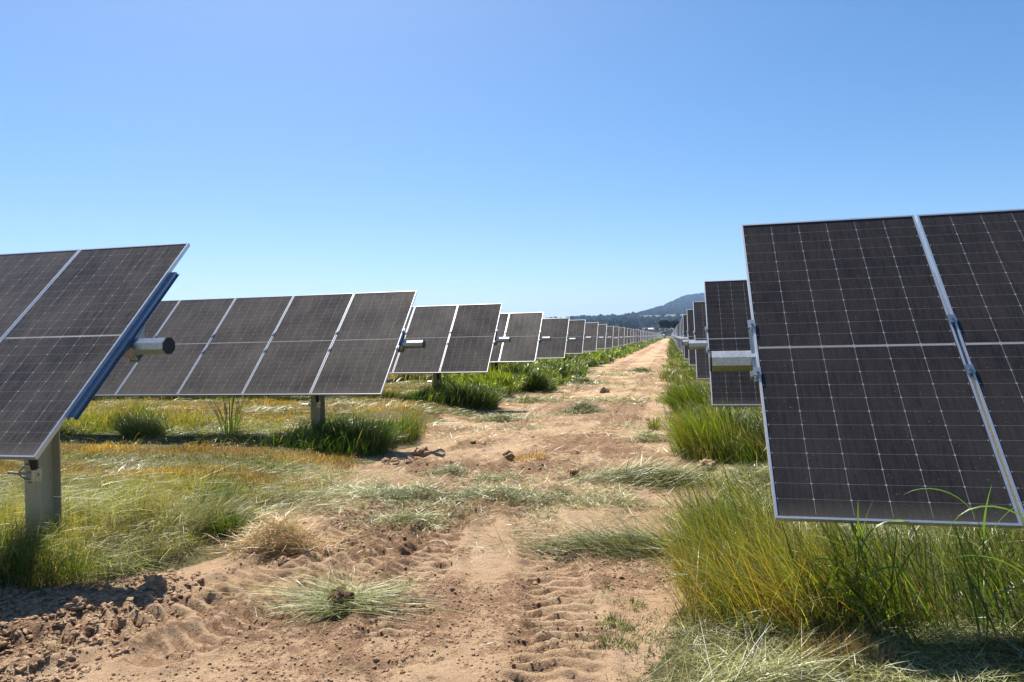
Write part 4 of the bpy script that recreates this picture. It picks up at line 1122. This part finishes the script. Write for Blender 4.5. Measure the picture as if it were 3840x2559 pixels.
for px, r_, s in ((2372, 1010, 0.95), (2402, 1030, 0.6), (2349, 1040, 0.7), (2424, 960, 0.45), (2462, 975, 0.5), (2415, 940, 0.35), (2330, 1000, 0.6)):
    x, y = at(px, r_); plant(x, y, random.randrange(6), s, "tree in front of the wood beside the white roofed shed", "trees beside the far shed")
# bushes lining the far edge of the plain
for k in range(26):
    px = 2290 + k * 10 + random.uniform(-4, 4); x, y = at(px, 930 + random.uniform(-12, 12))
    plant(x, y, random.randrange(6), random.uniform(0.22, 0.42), "low bush lining the far edge of the plain", "bushes along the far edge of the plain")

# forest covering the far mountain: one mass
def forest():
    r = np.random.default_rng(77); Vs, Fs, n = [], [], 0
    bases = [lump(icosphere(0), 300 + k, 0.5, 0.8) for k in range(8)]
    N = 62000
    px = r.uniform(1300, 5200, N); rad = 2330 + 2500 * r.random(N) ** 1.1
    a = np.arctan((px - 1920) / 2627) - R(12.77); x, y = rad * np.sin(a), rad * np.cos(a)
    clear = (px > 2385) & (rad < 2400)
    px, rad, x, y = px[~clear], rad[~clear], x[~clear], y[~clear]
    N = 7000; px2 = r.uniform(1300, 4600, N); rad2 = r.uniform(1180, 2130, N)
    a = np.arctan((px2 - 1920) / 2627) - R(12.77); x2, y2 = rad2 * np.sin(a), rad2 * np.cos(a)
    k = ~((px2 > 2395) & (px2 < 2465) & (rad2 < 1260)) & ((px2 < 2380) | (rad2 < 2060))
    x, y, rad = np.concatenate([x, x2[k]]), np.concatenate([y, y2[k]]), np.concatenate([rad, rad2[k]])
    z = gh(x, y)
    for i in range(len(x)):
        V, F = bases[i % 8]; s = (5 + 7 * r.random() + rad[i] * 0.0012) * (1.0 if rad[i] > 2200 else 0.55)
        Vs.append(V * (s, s, s * 0.8) + (x[i], y[i], z[i] + s * 0.15)); Fs.append(F + n); n += len(V)
    return mesh_np("forest", np.concatenate(Vs), np.concatenate(Fs), [M_FOREST])
o = link("forest", forest()); tag(o, "dark wood covering the hazy blue mountain behind the track", "forest", kind="stuff")

# far solar field beyond the gum trees, long rows
bld_ = MB(); bld_.box(-45, 45, -1.1, 1.1, -0.03, 0.0); me_long = bld_.mesh("module_array", [M_CELLFAR])
bt = MB(); bt.prism(octagon(0.08), -45.5, 45.5, 'x'); me_lt = bt.mesh("torque_tube", [M_GALV])
bp = MB()
for k in range(9): bp.box(-42 + k * 10.5, -41.85 + k * 10.5, -0.08, 0.08, -1.8, -0.08)
me_lp = bp.mesh("support_posts", [M_POST])
for k in range(16):
    yy = 520 + k * 22
    for j, xx in enumerate((-62, 34)):
        x = xx + k * 0.6; z = float(gh(x, yy)) + 1.7
        root = empty("far_solar_row", (x, yy, z - 1.7))
        tag(root, "long low solar row in the blue field beyond the gum trees", "solar tracker", "solar rows in the field beyond the gum trees")
        a = place(me_long, "module_array", root, (0, 0, 1.75), R(46)); place(me_lt, "torque_tube", root, (0, 0, 1.68)); place(me_lp, "support_posts", root, (0, 0, 1.65))

# farm shed with a white roof
x, y = at(2441, 1010); z = float(gh(x, y))
root = empty("farm_shed", (x, y, z + 1.0)); tag(root, "white roofed farm shed at the foot of the wooded hill", "shed"); root.scale = (0.62, 0.62, 0.58)
M_WALL = mat_plain("shed_wall", (0.22, 0.25, 0.24), 0.8, 0.1, 1)
M_TAN = mat_plain("tan_roof", (0.42, 0.27, 0.20), 0.7, 0.15, 1)
b = MB(); b.box(-4.6, 4.6, -2.5, 2.5, -0.5, 3.0); link("wall", b.mesh("wall", [M_WALL]), root)
b = MB(); b.v += [(-5.2, -3.4, 2.6), (5.2, -3.4, 2.6), (5.0, -0.6, 4.3), (-5.0, -0.6, 4.3), (-5.2, -3.4, 2.75), (5.2, -3.4, 2.75), (5.0, -0.6, 4.45), (-5.0, -0.6, 4.45)]
b.f += [(3, 2, 1, 0), (4, 5, 6, 7), (0, 1, 5, 4), (1, 2, 6, 5), (2, 3, 7, 6), (3, 0, 4, 7)]; b.mi = [0] * 6
link("roof", b.mesh("roof", [M_WHITE]), root)
b = MB(); b.v += [(-5, -0.6, 4.3), (5, -0.6, 4.3), (4.6, 1.8, 6.2), (-4.6, 1.8, 6.2), (-5, 3.8, 3.2), (5, 3.8, 3.2)]
b.f += [(0, 1, 2, 3), (3, 2, 5, 4), (0, 3, 4), (1, 5, 2)]; b.mi = [0] * 4
link("upper_roof", b.mesh("upper_roof", [M_TAN]), root)
b = MB(); b.box(-1.4, 1.4, -2.53, -2.49, -0.5, 2.2); link("door", b.mesh("door", [M_BLACK]), root)

# white cabinet and bare frame at the end of the left rows
yc = YL0 + NROW['L'] * PITCH
root = empty("bare_tracker_frame", (XL - 0.3, yc, 0)); tag(root, "bare dark tracker frame without panels at the end of the left rows", "tracker frame")
b = MB(); b.prism(octagon(0.07), -3.2, 0.3, 'x'); t = link("torque_tube", b.mesh("torque_tube", [M_GALV]), root); t.location = (0, 0, 1.55)
for px_ in (-2.6, -0.4):
    b = MB(); b.box(-0.07, 0.07, -0.1, 0.1, -0.3, 1.5); p = link("post", b.mesh("post", [M_BLACK]), root); p.location = (px_, 0, 0)
b = MB(); b.box(-2.9, -0.1, -0.75, -0.65, 0.9, 2.1); link("backing_panel", b.mesh("backing_panel", [M_BLACK]), root)
root = empty("white_cabinet", (XL + 0.9, yc, 0)); tag(root, "small white electrical cabinet on legs beside the bare tracker frame", "cabinet")
b = MB(); b.box(-0.5, 0.5, -0.3, 0.3, 0.95, 2.1); link("box", b.mesh("box", [M_WHITE]), root)
b = MB(); b.v += [(-0.56, -0.36, 2.1), (0.56, -0.36, 2.1), (0.56, 0.36, 2.1), (-0.56, 0.36, 2.1), (0, 0, 2.3)]; b.f += [(0, 1, 4), (1, 2, 4), (2, 3, 4), (3, 0, 4), (3, 2, 1, 0)]; b.mi = [0] * 5
link("lid", b.mesh("lid", [M_WHITE]), root)
for lx in (-0.42, 0.42):
    b = MB(); b.box(lx - 0.04, lx + 0.04, -0.04, 0.04, -0.3, 0.95); link("leg", b.mesh("leg", [M_POST]), root)

# ------------------------------------------------------------------ haze
def haze():
    b = MB(); b.box(-6500, 6500, -450, 7400, -120, 330)
    mt, nt, out = new_mat("haze"); g = NT(nt)
    pv = g.n("ShaderNodeVolumePrincipled")
    pv.inputs["Color"].default_value = (0.38, 0.60, 1.0, 1)
    pv.inputs["Density"].default_value = 0.00011
    pv.inputs["Anisotropy"].default_value = 0.2
    g.l(pv.outputs[0], out.inputs["Volume"])
    o = link("haze", b.mesh("haze", [mt])); tag(o, kind="stuff", label="thin blue haze over the plain and the mountain"); return o
haze()
